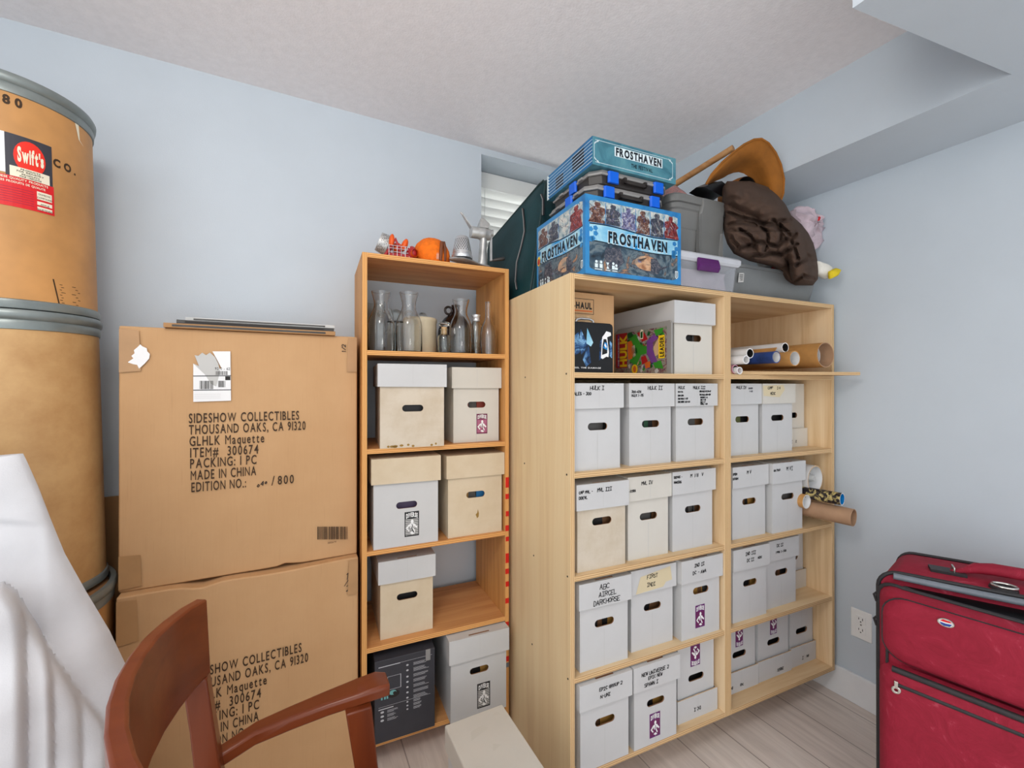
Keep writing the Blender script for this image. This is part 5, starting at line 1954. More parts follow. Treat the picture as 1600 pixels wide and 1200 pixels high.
for q_ in ([(.7, .62), (.76, .7), (.75, .3), (.68, .25)], [(.92, .66), (.97, .6), (.97, .3), (.92, .34)]):
    poly(m, q_, fl(2), 'tin_art')
# white outlined shape like a knotted ribbon, with a blue middle
ribbon = [(.72, .30), (.76, .28), (.84, .33), (.89, .32), (.9, .42), (.88, .58), (.86, .72), (.95, .76), (.94, .82), (.84, .84), (.80, .78), (.75, .72), (.74, .6), (.73, .45)]
poly(m, ribbon, fl(3), 'paper_white')
poly(m, [(.745, .36), (.86, .40), (.87, .56), (.84, .68), (.78, .68), (.755, .55)], fl(4), 'tin_black')
poly(m, [(.77, .5), (.86, .46), (.86, .6), (.8, .62)], fl(5), 'tube_blue')
poly(m, [(.79, .56), (.83, .5), (.85, .53), (.81, .6)], fl(6), 'paper_white')
letters(m, 'FEEL THE DAMAGE', fl(3), .12, .085, .028, 'paper_white', width=.6, style='bold')
m.build('artwork', t, recalc=False)
m = MB()
m.tube([(wl_ * .3, .035, hh), (wl_ * .32, .035, hh + .012), (wl_ * .4, .035, hh + .016), (wl_ * .6, .035, hh + .016), (wl_ * .68, .035, hh + .012), (wl_ * .7, .035, hh)], .004, 'tin_metal', 8)
m.build('handle', t, smooth=60)
# the comic in a hard clear case, standing on its long edge against the plain white box
xs = .444
pa, pb = CB.X(961, 583, xs), CB.X(1049, 583, xs)
y0_, y1_ = max(.012, pb.y), pa.y
zt0 = CB.X(1048, 500, xs).z
L_, Hh = y1_ - y0_, zt0 - S1
L_ = min(L_, .30)
t = thing('boxed_comic', 'comic in a hard clear case on its side, leaning by the plain white box', 'comic', CB.w(xs, y0_, S1 + .0005), CB.deg)
m = MB()
m.prism([(0, 0), (L_, 0), (L_, Hh - .01), (L_ - .01, Hh), (.008, Hh), (0, Hh - .008)], 0, .008, 'slab_grey')
m.v = [(y, x, z) for x, y, z in m.v]
m.build('hard_case', t, bevel=.002)
m = MB()
fc = lambda k: (lambda u, v: (-.0002 * k, L_ * (1 - u), v * Hh))
rect(m, .0, .93, .02, .90, fc(1), 'cover_art')
rc = random.Random(2)
for _ in range(70):
    x, y = rc.uniform(.26, .88), rc.uniform(.05, .84)
    pts = [(x + .04 * math.cos(q) * rc.uniform(.4, 1), y + .06 * math.sin(q) * rc.uniform(.4, 1)) for q in (0, 1.2, 2.6, 4, 5.2)]
    poly(m, pts, fc(2), rc.choice(['cover_green', 'cover_green_dark', 'cover_purple', 'cover_red', 'slab_grey', 'cover_tan', 'ink_black', 'cover_art', 'tube_blue', 'paper_grey']))
rect(m, .0, .23, .16, .90, fc(2), 'cover_red')
rect(m, .04, .075, .18, .88, fc(3), 'cover_purple')
g = lambda u, v: fc(4)(.222 - v, .18 + u)
letters(m, 'HULK', g, 0, 0, .13, 'cover_yellow', width=.68, style='fat', gap=.05)
letters(m, 'THE INCREDIBLE', lambda u, v: fc(4)(.07 - v, .2 + u), 0, 0, .022, 'cream', width=.6, style='bold')
rect(m, .23, .235, .1, .9, fc(3), 'ink_black')
for mat, pts in (('cover_green', [(.26, .8), (.4, .84), (.5, .6), (.6, .56), (.6, .42), (.5, .4), (.4, .16), (.28, .3), (.36, .42), (.34, .62)]),
                 ('cover_orange', [(.24, .7), (.32, .72), (.38, .52), (.33, .34), (.25, .32)]), ('cream', [(.33, .6), (.38, .62), (.4, .4), (.36, .36), (.31, .46)]),
                 ('cover_green_dark', [(.36, .56), (.42, .56), (.43, .44), (.37, .44)]), ('cover_green_dark', [(.24, .88), (.32, .9), (.36, .8), (.25, .76)]),
                 ('cover_red', [(.42, .86), (.54, .88), (.62, .7), (.52, .66)]), ('cover_purple', [(.6, .66), (.72, .78), (.8, .7), (.7, .5), (.78, .24), (.68, .22), (.6, .42)]),
                 ('cover_tan', [(.7, .62), (.8, .7), (.82, .4), (.74, .34)]), ('cover_red', [(.5, .36), (.58, .38), (.62, .26), (.52, .2)]),
                 ('cover_green', [(.72, .86), (.88, .88), (.86, .78), (.76, .74)]), ('cover_green', [(.7, .24), (.84, .26), (.88, .1), (.74, .12)]), ('cover_orange', [(.56, .24), (.66, .26), (.66, .14), (.58, .12)])):
    poly(m, pts, fc(3), mat)
disc(m, .38, .12, .06, .1, fc(5), 'cover_yellow', 10)
disc(m, .38, .12, .03, .07, fc(6), 'cover_orange', 10)
poly(m, [(.48, .72), (.535, .72), (.54, .9), (.5, .92), (.48, .86)], fc(4), 'cream')
poly(m, [(.49, .74), (.527, .74), (.53, .88), (.49, .86)], fc(5), 'cover_green_dark')
rect(m, .80, .90, .3, .74, fc(5), 'cover_yellow')
letters(m, 'LEADER', lambda u, v: fc(6)(.885 - v, .33 + u), 0, 0, .06, 'ink_black', width=.38, style='fat')
m.build('cover', t, recalc=False)
# ---------------------------------------------------------------- plank and rolls on the top shelf of the right birch bookcase
m = MB()
zp = S1 + .0005
pl = [(.709, .035), (1.289, -.105), (1.289, .12), (.709, .21)]
m.loft([[(x, y, z) for x, y in pl] for z in (zp, zp + .0125)], 'birch_edge_level')
o = m.build('wooden_plank', bevel=.001)
o.location, o.rotation_euler = CB.w(0, 0, 0), (0, 0, R_(CB.deg))
tag(o, 'loose wooden plank jutting out past the top shelf by the right wall', 'plank')
m = MB()
m.loft([[(x, y, z) for x, y in ((.75, .06), (1.0, .0), (1.09, .03), (1.08, .16), (.74, .2))] for z in (zp + .013, zp + .0155)], 'cardboard_dark')
o = m.build('cardboard_sheet', bevel=.0005)
o.location, o.rotation_euler = CB.w(0, 0, 0), (0, 0, R_(CB.deg))
tag(o, 'thin brown cardboard sheet lying on the plank beneath the paper rolls', 'cardboard')


def hollow_tube(name, a, b, r, mat, inner, label, cat, rim=None, wall=.003, group=None, fr=CB, lining=0):
    """a: open end near the viewer, b: far end (frame coordinates)"""
    a, b = Vector(a), Vector(b)
    d = b - a
    L = d.length
    M3 = Matrix.Translation(a) @ d.to_track_quat('Z', 'Y').to_matrix().to_4x4()
    t = thing(name, label, cat, fr.w(0, 0, 0), fr.deg, group)
    m = MB()
    m.lathe([(r - wall, .0), (r, .0, rim or mat), (r, L), (r - wall, L), (r - wall, 0, inner)], mat, 36, (0, 0, 0), M3)
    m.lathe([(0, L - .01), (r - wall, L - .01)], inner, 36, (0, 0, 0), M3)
    m.build('tube_wall', t, smooth=40)
    if lining:
        m = MB()
        m.lathe([(r - wall - .0002, lining), (r - wall - .003, lining), (r - wall - .003, L - .012), (r - wall - .0002, L - .012)], 'paper_white', 36, (0, 0, 0), M3)
        m.build('paper_lining', t, smooth=40)
    return t, M3, L


GT = 'rolls on the plank'
zt0 = zp + .0125
def roll(px, py, y, r, far, mat, inner, label, zf=None, nm='paper_roll', cat='roll', grp=GT, rim=None, wall=.003, lining=0):
    p = CB.Y(px, py, y)
    q = p + Vector(far)
    return hollow_tube(nm, p, q, r, mat, inner, label, cat, rim, wall, grp, CB, lining)


roll(1290, 554.5, -.06, .0485, (.02, .42, 0), 'tube_tan', 'tube_brown', 'wide shiny brown cardboard tube, biggest on the plank by the right wall', nm='cardboard_tube', cat='tube', rim='tube_brown', lining=.05)
roll(1227, 543, -.02, .0185, (.02, .42, 0), 'tube_white', 'dark_hole', 'long white roll lying highest on the plank, its dark end beside the wide brown tube')
roll(1242, 560, -.05, .0285, (.02, .42, 0), 'tube_tan', 'tube_white', 'brown paper roll with white inside, lying against the wide brown tube')
roll(1213, 558, -.045, .022, (.02, .42, 0), 'poster_blue', 'tube_white', 'dark blue printed poster roll in the middle of the plank')
roll(1218, 552, .0, .026, (.02, .42, 0), 'tube_tan', 'tube_white', 'short brown roll with a white rim behind the blue poster roll')
roll(1172, 552, -.02, .018, (.02, .42, 0), 'tube_white', 'dark_hole', 'white roll with a dark hollow end at left on the plank')
roll(1166, 562, -.025, .0155, (.02, .42, 0), 'paper_white', 'tube_white', 'thin white paper roll just below the white roll with the dark end')
roll(1156, 579, .005, .0135, (.02, .42, 0), 'paper_white', 'tube_white', 'small white roll at the front left end of the plank')
roll(1149, 577, .02, .0165, (.02, .42, 0), 'poster_pink', 'dark_hole', 'pink poster roll with a dark hollow end at the left end of the plank')
roll(1147, 566, .03, .012, (.02, .42, 0), 'tube_white', 'paper_grey', 'thin pale roll lying on the pink poster roll')

# tubes standing out of the third row
GT2 = 'tubes on the third row'
p = CB.Y(1274, 749, .012)
t, M3, L = hollow_tube('poster_tube', p, p + Vector((-.035, .44, 0)), .056, 'tube_white', 'paper_white', 'fat white poster tube stuffed with crumpled paper, third row of right birch bookcase', 'tube', 'cardboard_edge', .004, GT2)
m = MB()
secs = []
for s in range(6):
    secs.append([M3 @ Vector((.046 * (1 - s / 6.5) * math.cos(a) * (1 + .3 * noise.noise(Vector((math.cos(a) * 3, math.sin(a) * 3, s)))) - .014, .042 * (1 - s / 6.5) * math.sin(a) * (1 + .3 * noise.noise(Vector((math.cos(a) * 4, math.sin(a) * 4, s + 9)))), .09 - s * .016)) for a in [2 * math.pi * k / 18 for k in range(18)]])
m.loft(secs, 'paper_grey')
o = m.build('crumpled_paper', smooth=25)
o.location, o.rotation_euler = CB.w(0, 0, 0), (0, 0, R_(CB.deg))
tag(o, 'crumpled white paper stuffed inside the fat white poster tube', 'paper')
p = CB.Y(1316, 780, -.10)
hollow_tube('patterned_tube', p, p + Vector((-.085, .48, -.002)), .0235, 'tube_pattern', 'tube_blue', 'black and gold patterned tube with a blue inside, pointing out by the wall', 'tube', 'tube_white', .003, GT2)
p = CB.Y(1260.5, 784, -.005)
hollow_tube('poster_tube', p, p + Vector((-.02, .42, 0)), .0275, 'tube_tan', 'paper_white', 'small tan tube with white inside, beside the box in the third row', 'tube', 'tube_white', .003, GT2)
p = CB.Y(1334, 809, -.125)
hollow_tube('cardboard_tube', p, p + Vector((-.10, .50, .006)), .0325, 'tube_brown', 'tube_brown', 'plain brown cardboard tube sticking out farthest beyond the third shelf by the wall', 'tube', None, .003, GT2)

# dark printed carton at the bottom of the orange bookcase
yd = -.012
p0, p1 = CL.Y(585.5, 1034, yd), CL.Y(679.5, 1015, yd)
w_, h_ = p1.x - p0.x, p0.z - L5 - .003
t = thing('dark_carton', 'black printed product carton at bottom left of the orange-toned bookcase', 'box', CL.w(p0.x, yd, L5 + .0005), CL.deg)
m = MB()
m.box(0, w_, 0, .3, 0, h_, 'dark_carton')
m.build('carton_body', t, bevel=.0015)
m = MB()
m.add([(0.002, .002, h_ + .0005), (w_ - .002, .002, h_ + .0005), (w_ - .002, .16, h_ + .016), (.002, .16, h_ + .004), (.002, .004, h_ - .0005), (w_ - .002, .004, h_ - .0005), (w_ - .002, .16, h_ + .0145), (.002, .16, h_ + .0025)],
      [(0, 1, 2, 3), (7, 6, 5, 4), (0, 4, 5, 1), (1, 5, 6, 2), (2, 6, 7, 3), (3, 7, 4, 0)], 'dark_carton')
m.build('top_flap', t)
m = MB()
fd = lambda k: (lambda u, v: (u * w_, -.0003 * k, v * h_))
rd = random.Random(4)
rect(m, .06, .41, .915, .925, fd(1), 'print_line')
rect(m, .41, .95, .921, .924, fd(1), 'print_line')
v = .88
for n_l in (3, 4, 3, 3, 3, 3, 4):
    icon = .53
    disc(m, icon, v - .012, .022, .012, fd(1), 'print_line', 6)
    for k in range(n_l):
        rect(m, .63, .63 + rd.uniform(.18, .27), v - .004, v, fd(1), 'print_line')
        v -= .0125
    v -= .028
rect(m, .06, .92, .432, .435, fd(1), 'print_line')
rect(m, .06, .3, .40, .412, fd(1), 'print_line')
for k in range(3):
    disc(m, .12, .37 - k * .05, .03, .014, fd(1), 'print_line', 8)
    for q in range(3):
        rect(m, .2, .2 + rd.uniform(.1, .18), .376 - k * .05 - q * .012, .38 - k * .05 - q * .012, fd(1), 'print_line')
    disc(m, .53, .41 - k * .045, .018, .01, fd(1), 'print_line', 8)
    for q in range(3):
        rect(m, .63, .63 + rd.uniform(.08, .14), .416 - k * .045 - q * .011, .42 - k * .045 - q * .011, fd(1), 'print_line')
for a0, a1, c0, c1 in ((.2, .42, .78, .784), (.2, .42, .62, .624), (.415, .425, .62, .784), (.2, .21, .62, .784)):
    rect(m, a0, a1, c0, c1, fd(1), 'print_line')
for a0 in (.1, .15, .19):
    rect(m, a0, a0 + .025, .52, .64, fd(1), 'print_teal')
disc(m, .3, .56, .1, .045, fd(1), 'ink_black')
disc(m, .29, .58, .06, .03, fd(2), 'print_teal', 9)
disc(m, .32, .57, .03, .02, fd(3), 'ink_black', 9)
m.build('printed_panel', t, recalc=False)
m = MB()
m.box(w_ * .84, w_ * .92, -.0007, .0002, h_ * .86, h_ * 1.0, 'lip_grey')
m.build('clear_tape', t)

# ---------------------------------------------------------------- low white box on the floor, in front
t = thing('white_floor_box', 'low white lidded box on the floor in front of the orange-toned bookcase', 'box', (.409, .729, 0), 0)
m = MB()
m.box(.008, .182, .008, .502, 0, .24, 'box_white')
m.build('box_body', t, bevel=.003)
m = MB()
m.box(0, .19, 0, .51, .21, .28, 'box_white_warm')
m.build('lid', t, bevel=.004)
m = MB()
for q in ([(.05, .42), (.11, .44), (.1, .46), (.06, .45)], [(.14, .48), (.17, .47), (.16, .49)], [(.02, .3), (.05, .33), (.03, .34)], [(.09, .36), (.12, .37), (.1, .385)]):
    poly(m, q, lambda a, b: (a, b, .2803), 'scuff_grey')
m.build('scuff', t)

# ---------------------------------------------------------------- wall outlet
p = atX(1346.5, 976, XR)
t = thing('wall_outlet', 'white double power outlet on the right wall above the baseboard', 'outlet', (XR, p.y, p.z), 0)
m = MB()
m.box(-.006, 0, -.036, .036, -.058, .058, 'outlet_plastic')
m.build('cover_plate', t, bevel=.003)
for s in (1, -1):
    m = MB()
    m.box(-.0085, -.006, -.017, .017, s * .021 - .0155, s * .021 + .0155, 'outlet_plastic')
    fo = m.build('receptacle', t, bevel=.003)
    m = MB()
    for y_, hz_ in ((-.0065, .0045), (.0065, .0038)):
        m.box(-.0090, -.0084, y_ - .0011, y_ + .0011, s * .021 + .003 - hz_, s * .021 + .003 + hz_, 'slot_dark')
    m.lathe([(.0001, 0), (.0026, 0)], 'slot_dark', 12, (-.0089, 0, s * .021 - .008), Matrix.Rotation(R_(90), 3, 'Y'))
    m.build('socket_slots', fo)
m = MB()
m.lathe([(.0001, -.002), (.003, -.0015), (.0032, 0)], 'lip_grey', 12, (-.006, 0, 0), Matrix.Rotation(R_(90), 3, 'Y'))
m.build('cover_screw', t, smooth=40)

# ---------------------------------------------------------------- red suitcase
# frame: x runs from the far end towards the camera along the face, y from the face into the depth, z up
pf = atZ(1377, 905, .75)
pn = atZ(1600, 950, .75)
v = pn - pf
FS = Frame((pf.x, pf.y, 0), math.degrees(math.atan2(v.y, v.x)))
t = thing('red_suitcase', 'red fabric upright suitcase with its top zip open, by the right wall', 'suitcase', FS.o, FS.deg)
SW, SD, SH = .50, .32, .75


def rr2(x0, x1, z0, z1, r, y, n=5):
    pts = []
    for cx, cz, a0 in ((x1 - r, z0 + r, -90), (x1 - r, z1 - r, 0), (x0 + r, z1 - r, 90), (x0 + r, z0 + r, 180)):
        for k in range(n + 1):
            a = R_(a0 + 90 * k / n)
            pts.append((cx + r * math.cos(a), y, cz + r * math.sin(a)))
    return pts


def swing(p):
    """the unzipped front hangs out towards the near end"""
    x, y, z = p
    return (x, y - .30 * x * min(1, max(0, (z - .06) / .5)), z)


def shell(m, ys, mat, x0=0, x1=SW, z0=.04, z1=SH, r=.045):
    m.loft([rr2(x0 + e, x1 - e, z0 + e, z1 - e, max(.01, r - e), y) for y, e in ys], mat)


m = MB()
shell(m, ((.075, .004), (.08, 0), (SD - .035, 0), (SD - .01, .006), (SD, .025)), 'suitcase_red')
m.v = [(x + .27 * max(0, y - .078) * (1 - x / SW), y, z) for x, y, z in m.v]
m.build('back_half', t, smooth=40)
m = MB()
# front panel, its top sagging away from the gap
secs = [rr2(e, SW - e, .04 + e, SH - .012 - e, max(.01, .05 - e), y) for y, e in ((.0, .03), (.006, .012), (.02, .002), (.058, 0), (.06, .006))]
def sag(p):
    x, y, z = p
    k = max(0, (z - .6) / .15) ** 1.5
    dz = -.045 * k * math.sin(math.pi * min(1, max(0, x / SW))) ** .7
    return swing((x, y - .012 * k * math.sin(math.pi * min(1, max(0, x / SW))), z + dz))
secs = [[sag(p) for p in s] for s in secs]
m.loft(secs, 'suitcase_red')
m.build('front_panel', t, smooth=40)
m = MB()
for y, e, rad in ((.078, -.001, .0055), (SD - .012, .001, .0045)):
    ring = [(x + .27 * max(0, yy - .078) * (1 - x / SW), yy, z) for x, yy, z in rr2(e, SW - e, .04 + e, SH - e, .045, y, 6)]
    m.tube(ring + ring[:1], rad, 'suitcase_trim', 8, cap=False)
ring = [sag(p) for p in rr2(-.001, SW + .001, .039, SH - .011, .05, .058, 6)]
m.tube(ring + ring[:1], .006, 'suitcase_trim', 8, cap=False)
ring = [sag(p) for p in rr2(.012, SW - .012, .052, SH - .024, .05, .004, 6)]
m.tube(ring + ring[:1], .0035, 'suitcase_trim', 8, cap=False)
m.build('piping', t, smooth=60)
m = MB()   # zip band left open along the top
band = [(x, .068, SH - .006 - .004 * math.sin(math.pi * x / SW)) for x in [SW * k / 16 for k in range(1, 16)]]
m.tube(band, .009, 'suitcase_grey', 8)
m.build('open_zip', t, smooth=60)
m = MB()
m.loft([[swing(p) for p in rr2(.02, SW - .02, .06, SH - .09, .03, .05)], rr2(.02, SW - .02, .06, SH - .03, .03, .078)], 'tin_black')
m.build('dark_lining', t)
# upper front pocket panel, swelling
m = MB()
def pocket(x0, x1, z0, z1, r, out_, skew=0.0):
    secs = []
    for y, e in ((0.004, -.004), (-out_ * .5, .0), (-out_ * .9, .01), (-out_, .03)):
        secs.append([swing((x, yy, z - skew * (x / SW))) for x, yy, z in rr2(x0 + e, x1 - e, z0 + e, z1 - e, max(.012, r - e), y, 6)])
    return secs
m.loft(pocket(.004, SW * .82, .545, .712, .05, .018), 'suitcase_red')
m.build('upper_pocket', t, smooth=40)
m = MB()
ring = [swing(p) for p in rr2(.002, SW * .82 + .002, .543, .714, .05, -.002, 6)]
m.tube(ring + ring[:1], .0022, 'suitcase_trim', 6, cap=False)
m.build('pocket_seam', t, smooth=60)
m = MB()
m.loft(pocket(.0, SW, .06, .528, .035, .034), 'suitcase_red')
lower = m.build('lower_pocket', t, smooth=40)
m = MB()
m.tube([swing((.02 + (SW - .04) * k / 8, -.024, .526)) for k in range(9)], .008, 'suitcase_trim', 8)
m.tube([swing((.03 + (SW - .06) * k / 8, -.032, .492)) for k in range(9)], .0055, 'suitcase_trim', 8)
m.build('zip', lower, smooth=50)
m = MB()
m.lathe([(.004, -.002), (.0095, -.002), (.0105, .0), (.0095, .002), (.004, .002), (.004, -.002)], 'chrome', 16, (.026, -.047, .480), Matrix.Rotation(R_(90), 3, 'X'))
m.box(.022, .030, -.049, -.040, .485, .503, 'chrome')
m.build('zip_pull', lower, smooth=50, bevel=.001)
# oval emblem
m = MB()
ep = Vector((.1, 0, .66))
for _ in range(12):
    ep = FS.Y(1478, 973, swing((ep.x, -.019, ep.z))[1])
Mo = Matrix.Translation(ep) @ Matrix.Rotation(math.atan(-.30), 4, 'Z') @ Matrix.Rotation(R_(90), 4, 'X') @ Matrix.Diagonal((.8, .52, 1, 1))
m.lathe([(.02, -.002), (.0205, .001), (.019, .003), (.0165, .003), (.016, .002)], 'chrome', 28, (0, 0, 0), Mo)
m.lathe([(0, .0018), (.0162, .0018)], 'paper_white', 28, (0, 0, 0), Mo)
fe = lambda k: (lambda a, b: tuple(Mo @ Vector((a, b, .002 + .0003 * k))))
poly(m, [(-.014, .004), (.0, .003), (.014, .006), (.009, .0125), (-.006, .0145)], fe(1), 'label_red')
poly(m, [(-.0145, -.002), (.0, -.003), (.0145, .0), (.009, -.0125), (-.004, -.0152), (-.011, -.0105)], fe(1), 'flag_blue')
m.build('oval_emblem', t, smooth=40, recalc=False)
# carry handle on top
m = MB()
m.tube([(.165, .17, SH + .004), (.19, .17, SH + .014), (.215, .17, SH + .026), (.25, .17, SH + .031), (.33, .17, SH + .031), (.365, .17, SH + .026), (.39, .17, SH + .014), (.41, .17, SH + .004)],
       [.006, .008, .014, .016, .016, .014, .008, .006], 'suitcase_red', 12)
m.v = [(x, .17 + (y - .17) * 1.25, z if z > SH - .001 else SH) for x, y, z in m.v]
hd = m.build('carry_handle', t, smooth=50)
for x in (.12, .38):
    m = MB()
    m.box(x, x + .075, .148, .192, SH - .002, SH + .008, 'suitcase_trim')
    m.tube([(x + .05, .155, SH + .006), (x + .05, .155, SH + .02), (x + .05, .185, SH + .02), (x + .05, .185, SH + .006)], .0025, 'chrome', 6)
    m.build('handle_mount', hd, smooth=40, bevel=.002)
m = MB()
m.lathe([(0, 0), (.028, 0), (.026, .008), (0, .01)], 'suitcase_trim', 20, (.255, .112, SH - .001))
m.tube([(.255 + .024 * math.cos(a), .105 + .018 * math.sin(a), SH + .012) for a in [2 * math.pi * k / 16 for k in range(17)]], .003, 'chrome', 8)
m.build('ring', t, smooth=40)
m = MB()
for z_ in (.69, .62):
    m.tube([(-.003, .064, z_), (-.012, .06, z_ - .008), (-.006, .058, z_ - .026)], .0035, 'suitcase_trim', 8)
m.build('zip_tab', t, smooth=40)
for x in (.06, SW - .06):
    m = MB()
    m.lathe([(0, -.012), (.022, -.012), (.025, -.006), (.025, .006), (.022, .012), (0, .012)], 'suitcase_trim', 24, (x, SD - .03, .025), Matrix.Rotation(R_(90), 3, 'Y'))
    m.build('wheel', t, smooth=40)
    m = MB()
    m.loft([rr2(x - .015, x + .015, 0, .06, .005, y) for y in (.05, .08)], 'suitcase_trim')
    m.build('foot', t)

# ---------------------------------------------------------------- wooden armchair
t = thing('wooden_armchair', 'reddish brown wooden armchair with a curved back rail, in front of the cartons', 'chair', (0, 0, 0), 0)
# crest rail: curved in plan, leaning back
ctrl = [(-.147, .958), (-.166, .925), (-.182, .88), (-.193, .835), (-.198, .785), (-.198, .735), (-.191, .68), (-.177, .625), (-.158, .575), (-.138, .535)]
secs = []
for i, (x, y) in enumerate(ctrl):
    s = i / (len(ctrl) - 1)
    a = Vector(ctrl[max(0, i - 1)])
    b = Vector(ctrl[min(len(ctrl) - 1, i + 1)])
    tg = (b - a).normalized()
    nn = Vector((-tg.y, tg.x))
    if nn.x < 0: nn = -nn
    zt, zb = .904 + .006 * math.sin(math.pi * s), .770 - .012 * math.sin(math.pi * s)
    th = .021
    sec = []
    for q, z in ((0, zb), (0, zt - .003), (.08, zt), (.92, zt), (1, zt - .003), (1, zb)):
        sec.append((x - .004 + nn.x * th * q + .006 * (zt - z) / .134, y + nn.y * th * q, z))
    secs.append(sec)
m = MB()
m.loft(secs, 'chair_wood')
m.build('crest_rail', t, smooth=25, bevel=.0025)
for y0 in (.948, .545):
    m = MB()
    m.loft([[(x0 - wx, y0 - .017, z), (x0 + wx, y0 - .017, z), (x0 + wx, y0 + .017, z), (x0 - wx, y0 + .017, z)] for z, x0, wx in ((0, -.19, .017), (.2, -.14, .02), (.44, -.112, .022), (.68, -.138, .018), (.769, -.149, .018))], 'chair_wood_upright')
    m.build('back_post', t, smooth=30, bevel=.003)
m = MB()
m.loft([[(x, y, z) for x, z in ((-.135, .50), (-.115, .50), (-.121, .56), (-.141, .56))] for y in (.562, .931)], 'chair_wood')
m.build('lower_rail', t, bevel=.002)
for y0, s in ((1.0, 1), (.49, -1)):
    path = [(-.118, y0 - .03 * s, .600), (-.06, y0, .603), (.0, y0 + .008 * s, .606), (.07, y0 + .012 * s, .611), (.13, y0 + .008 * s, .618), (.175, y0 + .004 * s, .623), (.197, y0 + .002 * s, .620)]
    wd = [.016, .019, .022, .026, .031, .033, .026]
    m = MB()
    m.loft([[(x, y - w_, z - .016), (x, y + w_, z - .016), (x, y + w_ * 1.0, z + .004), (x, y + w_ * .8, z + .009), (x, y - w_ * .8, z + .009), (x, y - w_, z + .004)] for (x, y, z), w_ in zip(path, wd)], 'chair_wood')
    m.build('armrest', t, smooth=30, bevel=.003)
    m = MB()
    yl_ = y0 - .02 * s
    m.loft([[(x0 - q, yl_ - .018, z), (x0 + q, yl_ - .018, z), (x0 + q, yl_ + .018, z), (x0 - q, yl_ + .018, z)] for z, x0, q in ((0, .19, .016), (.3, .165, .02), (.44, .15, .022), (.603, .13, .026))], 'chair_wood_upright')
    m.build('front_leg', t, smooth=30, bevel=.003)
m = MB()
m.loft([[(x, y, z) for x, y in ((-.13, .52), (.16, .49), (.19, .53), (.19, .96), (.16, 1.0), (-.13, .97))] for z in (.43, .455)], 'chair_wood')
m.build('seat', t, bevel=.008)

# ---------------------------------------------------------------- white foam sheet, bundled
m = MB()
YF = 1.10
EDGE = [(1.172, -.430), (1.155, -.424), (1.11, -.410), (1.05, -.394), (.98, -.374), (.90, -.343), (.82, -.310), (.73, -.280), (.6, -.262), (.4, -.255), (.2, -.252), (.0, -.25)]


def edge_x(z):
    for (z1, x1), (z0, x0) in zip(EDGE, EDGE[1:]):
        if z0 <= z <= z1: return x0 + (x1 - x0) * (z - z0) / (z1 - z0)
    return EDGE[-1][1] if z < 0 else EDGE[0][1]


LAYERS = [[(-300, 905), (0, 912), (20, 925), (36, 950), (42, 985), (43, 1400)], [(-300, 905), (0, 912), (20, 925), (36, 950), (60, 982), (78, 1010), (88, 1050), (90, 1400)],
          [(-300, 905), (0, 912), (20, 925), (36, 950), (60, 982), (78, 1010), (105, 1048), (124, 1078), (131, 1105), (134, 1400)], [(-300, 905), (0, 912), (20, 925), (36, 950), (60, 982), (78, 1010), (105, 1048), (122, 1072), (145, 1100), (160, 1120), (168, 1140), (171, 1400)]]


def seen_at(x, y, z):
    r = Vector((x, y, z)) - EYE
    d = r.dot(FV)
    return 800 + F_PX * r.dot(RV) / d, 600 - F_PX * r.dot(UV) / d


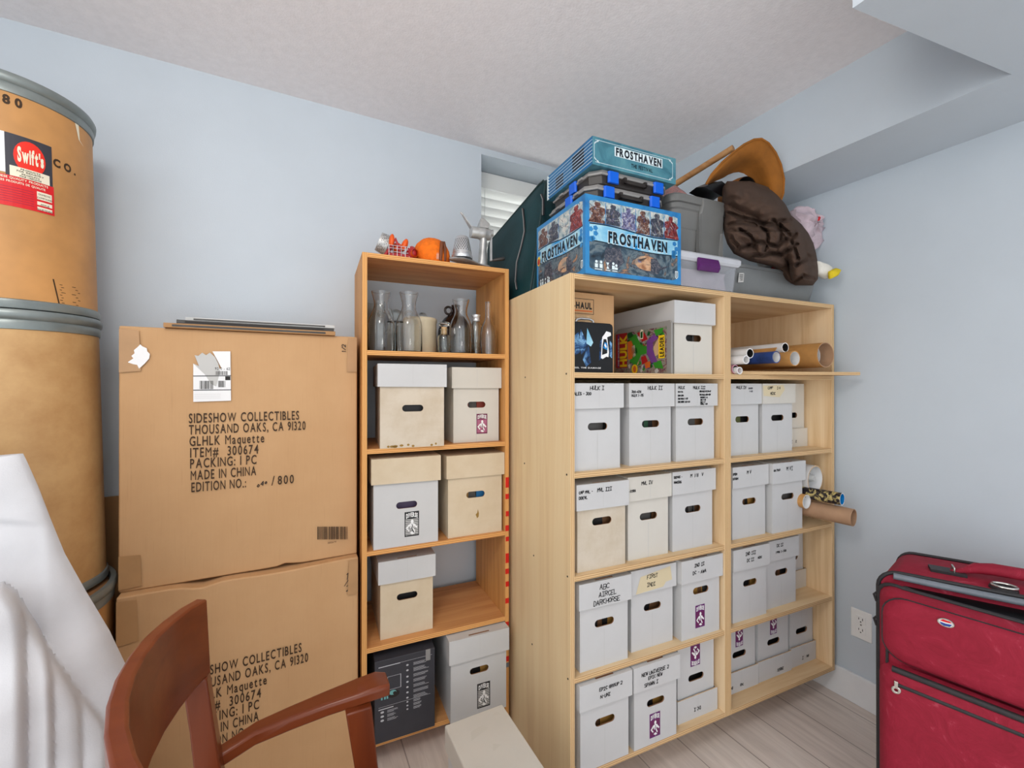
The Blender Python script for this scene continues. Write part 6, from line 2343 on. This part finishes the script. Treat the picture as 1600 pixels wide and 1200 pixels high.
def layer_depth(px, py):
    """each gathered layer steps towards the viewer, with a rounded edge"""
    tot = 0
    for L, hgt in zip(LAYERS, (.115, .085, .058, .034)):
        if py <= L[0][1]: continue
        best, inside = 1e9, False
        for (x0, y0), (x1, y1) in zip(L, L[1:]):
            dx, dy = x1 - x0, y1 - y0
            k = min(1, max(0, ((px - x0) * dx + (py - y0) * dy) / (dx * dx + dy * dy)))
            best = min(best, math.hypot(px - x0 - k * dx, py - y0 - k * dy))
            if y0 <= py < y1: inside = px < x0 + dx * (py - y0) / dy
        if inside:
            k = min(1, best / 30)
            tot = max(tot, hgt * (.4 * min(1, best / 7) ** .7 + .6 * math.sqrt(1 - (1 - k) ** 2)))
    return tot


NU, NV = 200, 230
fr_, bk_ = [], []
for j in range(NV + 1):
    z = 1.172 * (1 - j / NV)
    xr_ = edge_x(z)
    for i in range(NU + 1):
        u = (i / NU) ** .8
        x = -1.02 + (xr_ + 1.02) * u
        e = math.sqrt(max(0, 1 - u ** 10))
        d = .10 * e * min(1, .25 + (1.172 - z) * 1.8)
        # soft ripples across the upper sheet and one fold line
        d += e * (.007 * math.sin(z * 30 + x * 7 + 2 * math.sin(x * 9)) + .004 * math.sin(z * 52 - x * 11))
        px, py = seen_at(x, YF - d, z)
        d -= e * .012 / (1 + math.exp(max(-60, min(60, (812 + .06 * px - py) / 2.5)))) / (1 + math.exp(max(-60, min(60, (px - 66) / 5))))
        pull = e * layer_depth(px, py)
        d += .006 * noise.noise(Vector((x * 9, z * 7, 2)))
        zt = max(0, z + .008 * math.sin(u * 6) * max(0, 1 - (1.172 - z) / .1) - .004)
        q = Vector((x, YF - d, zt))
        q += (EYE - q).normalized() * pull
        fr_.append((q.x, q.y, max(0, q.z)))
        bk_.append((x, YF + .03 * e, zt))
fs = [(j * (NU + 1) + i, j * (NU + 1) + i + 1, (j + 1) * (NU + 1) + i + 1, (j + 1) * (NU + 1) + i) for j in range(NV) for i in range(NU)]
m.add(fr_, fs, 'foam_white')
nb = len(m.v)
m.add(bk_, [tuple(reversed(f)) for f in fs], 'foam_white')
mi = m.mi('foam_white')
ringi = list(range(NU + 1)) + [(j + 1) * (NU + 1) - 1 for j in range(1, NV + 1)] + [NV * (NU + 1) + i for i in range(NU - 1, -1, -1)] + [j * (NU + 1) for j in range(NV - 1, 0, -1)]
for a, b in zip(ringi, ringi[1:] + ringi[:1]):
    m.f.append([a, b, nb + b, nb + a])
    m.m.append(mi)
o = m.build('foam_sheet', smooth=60)
tag(o, 'big bundled sheet of white packing foam in front of the drums', 'packing foam')
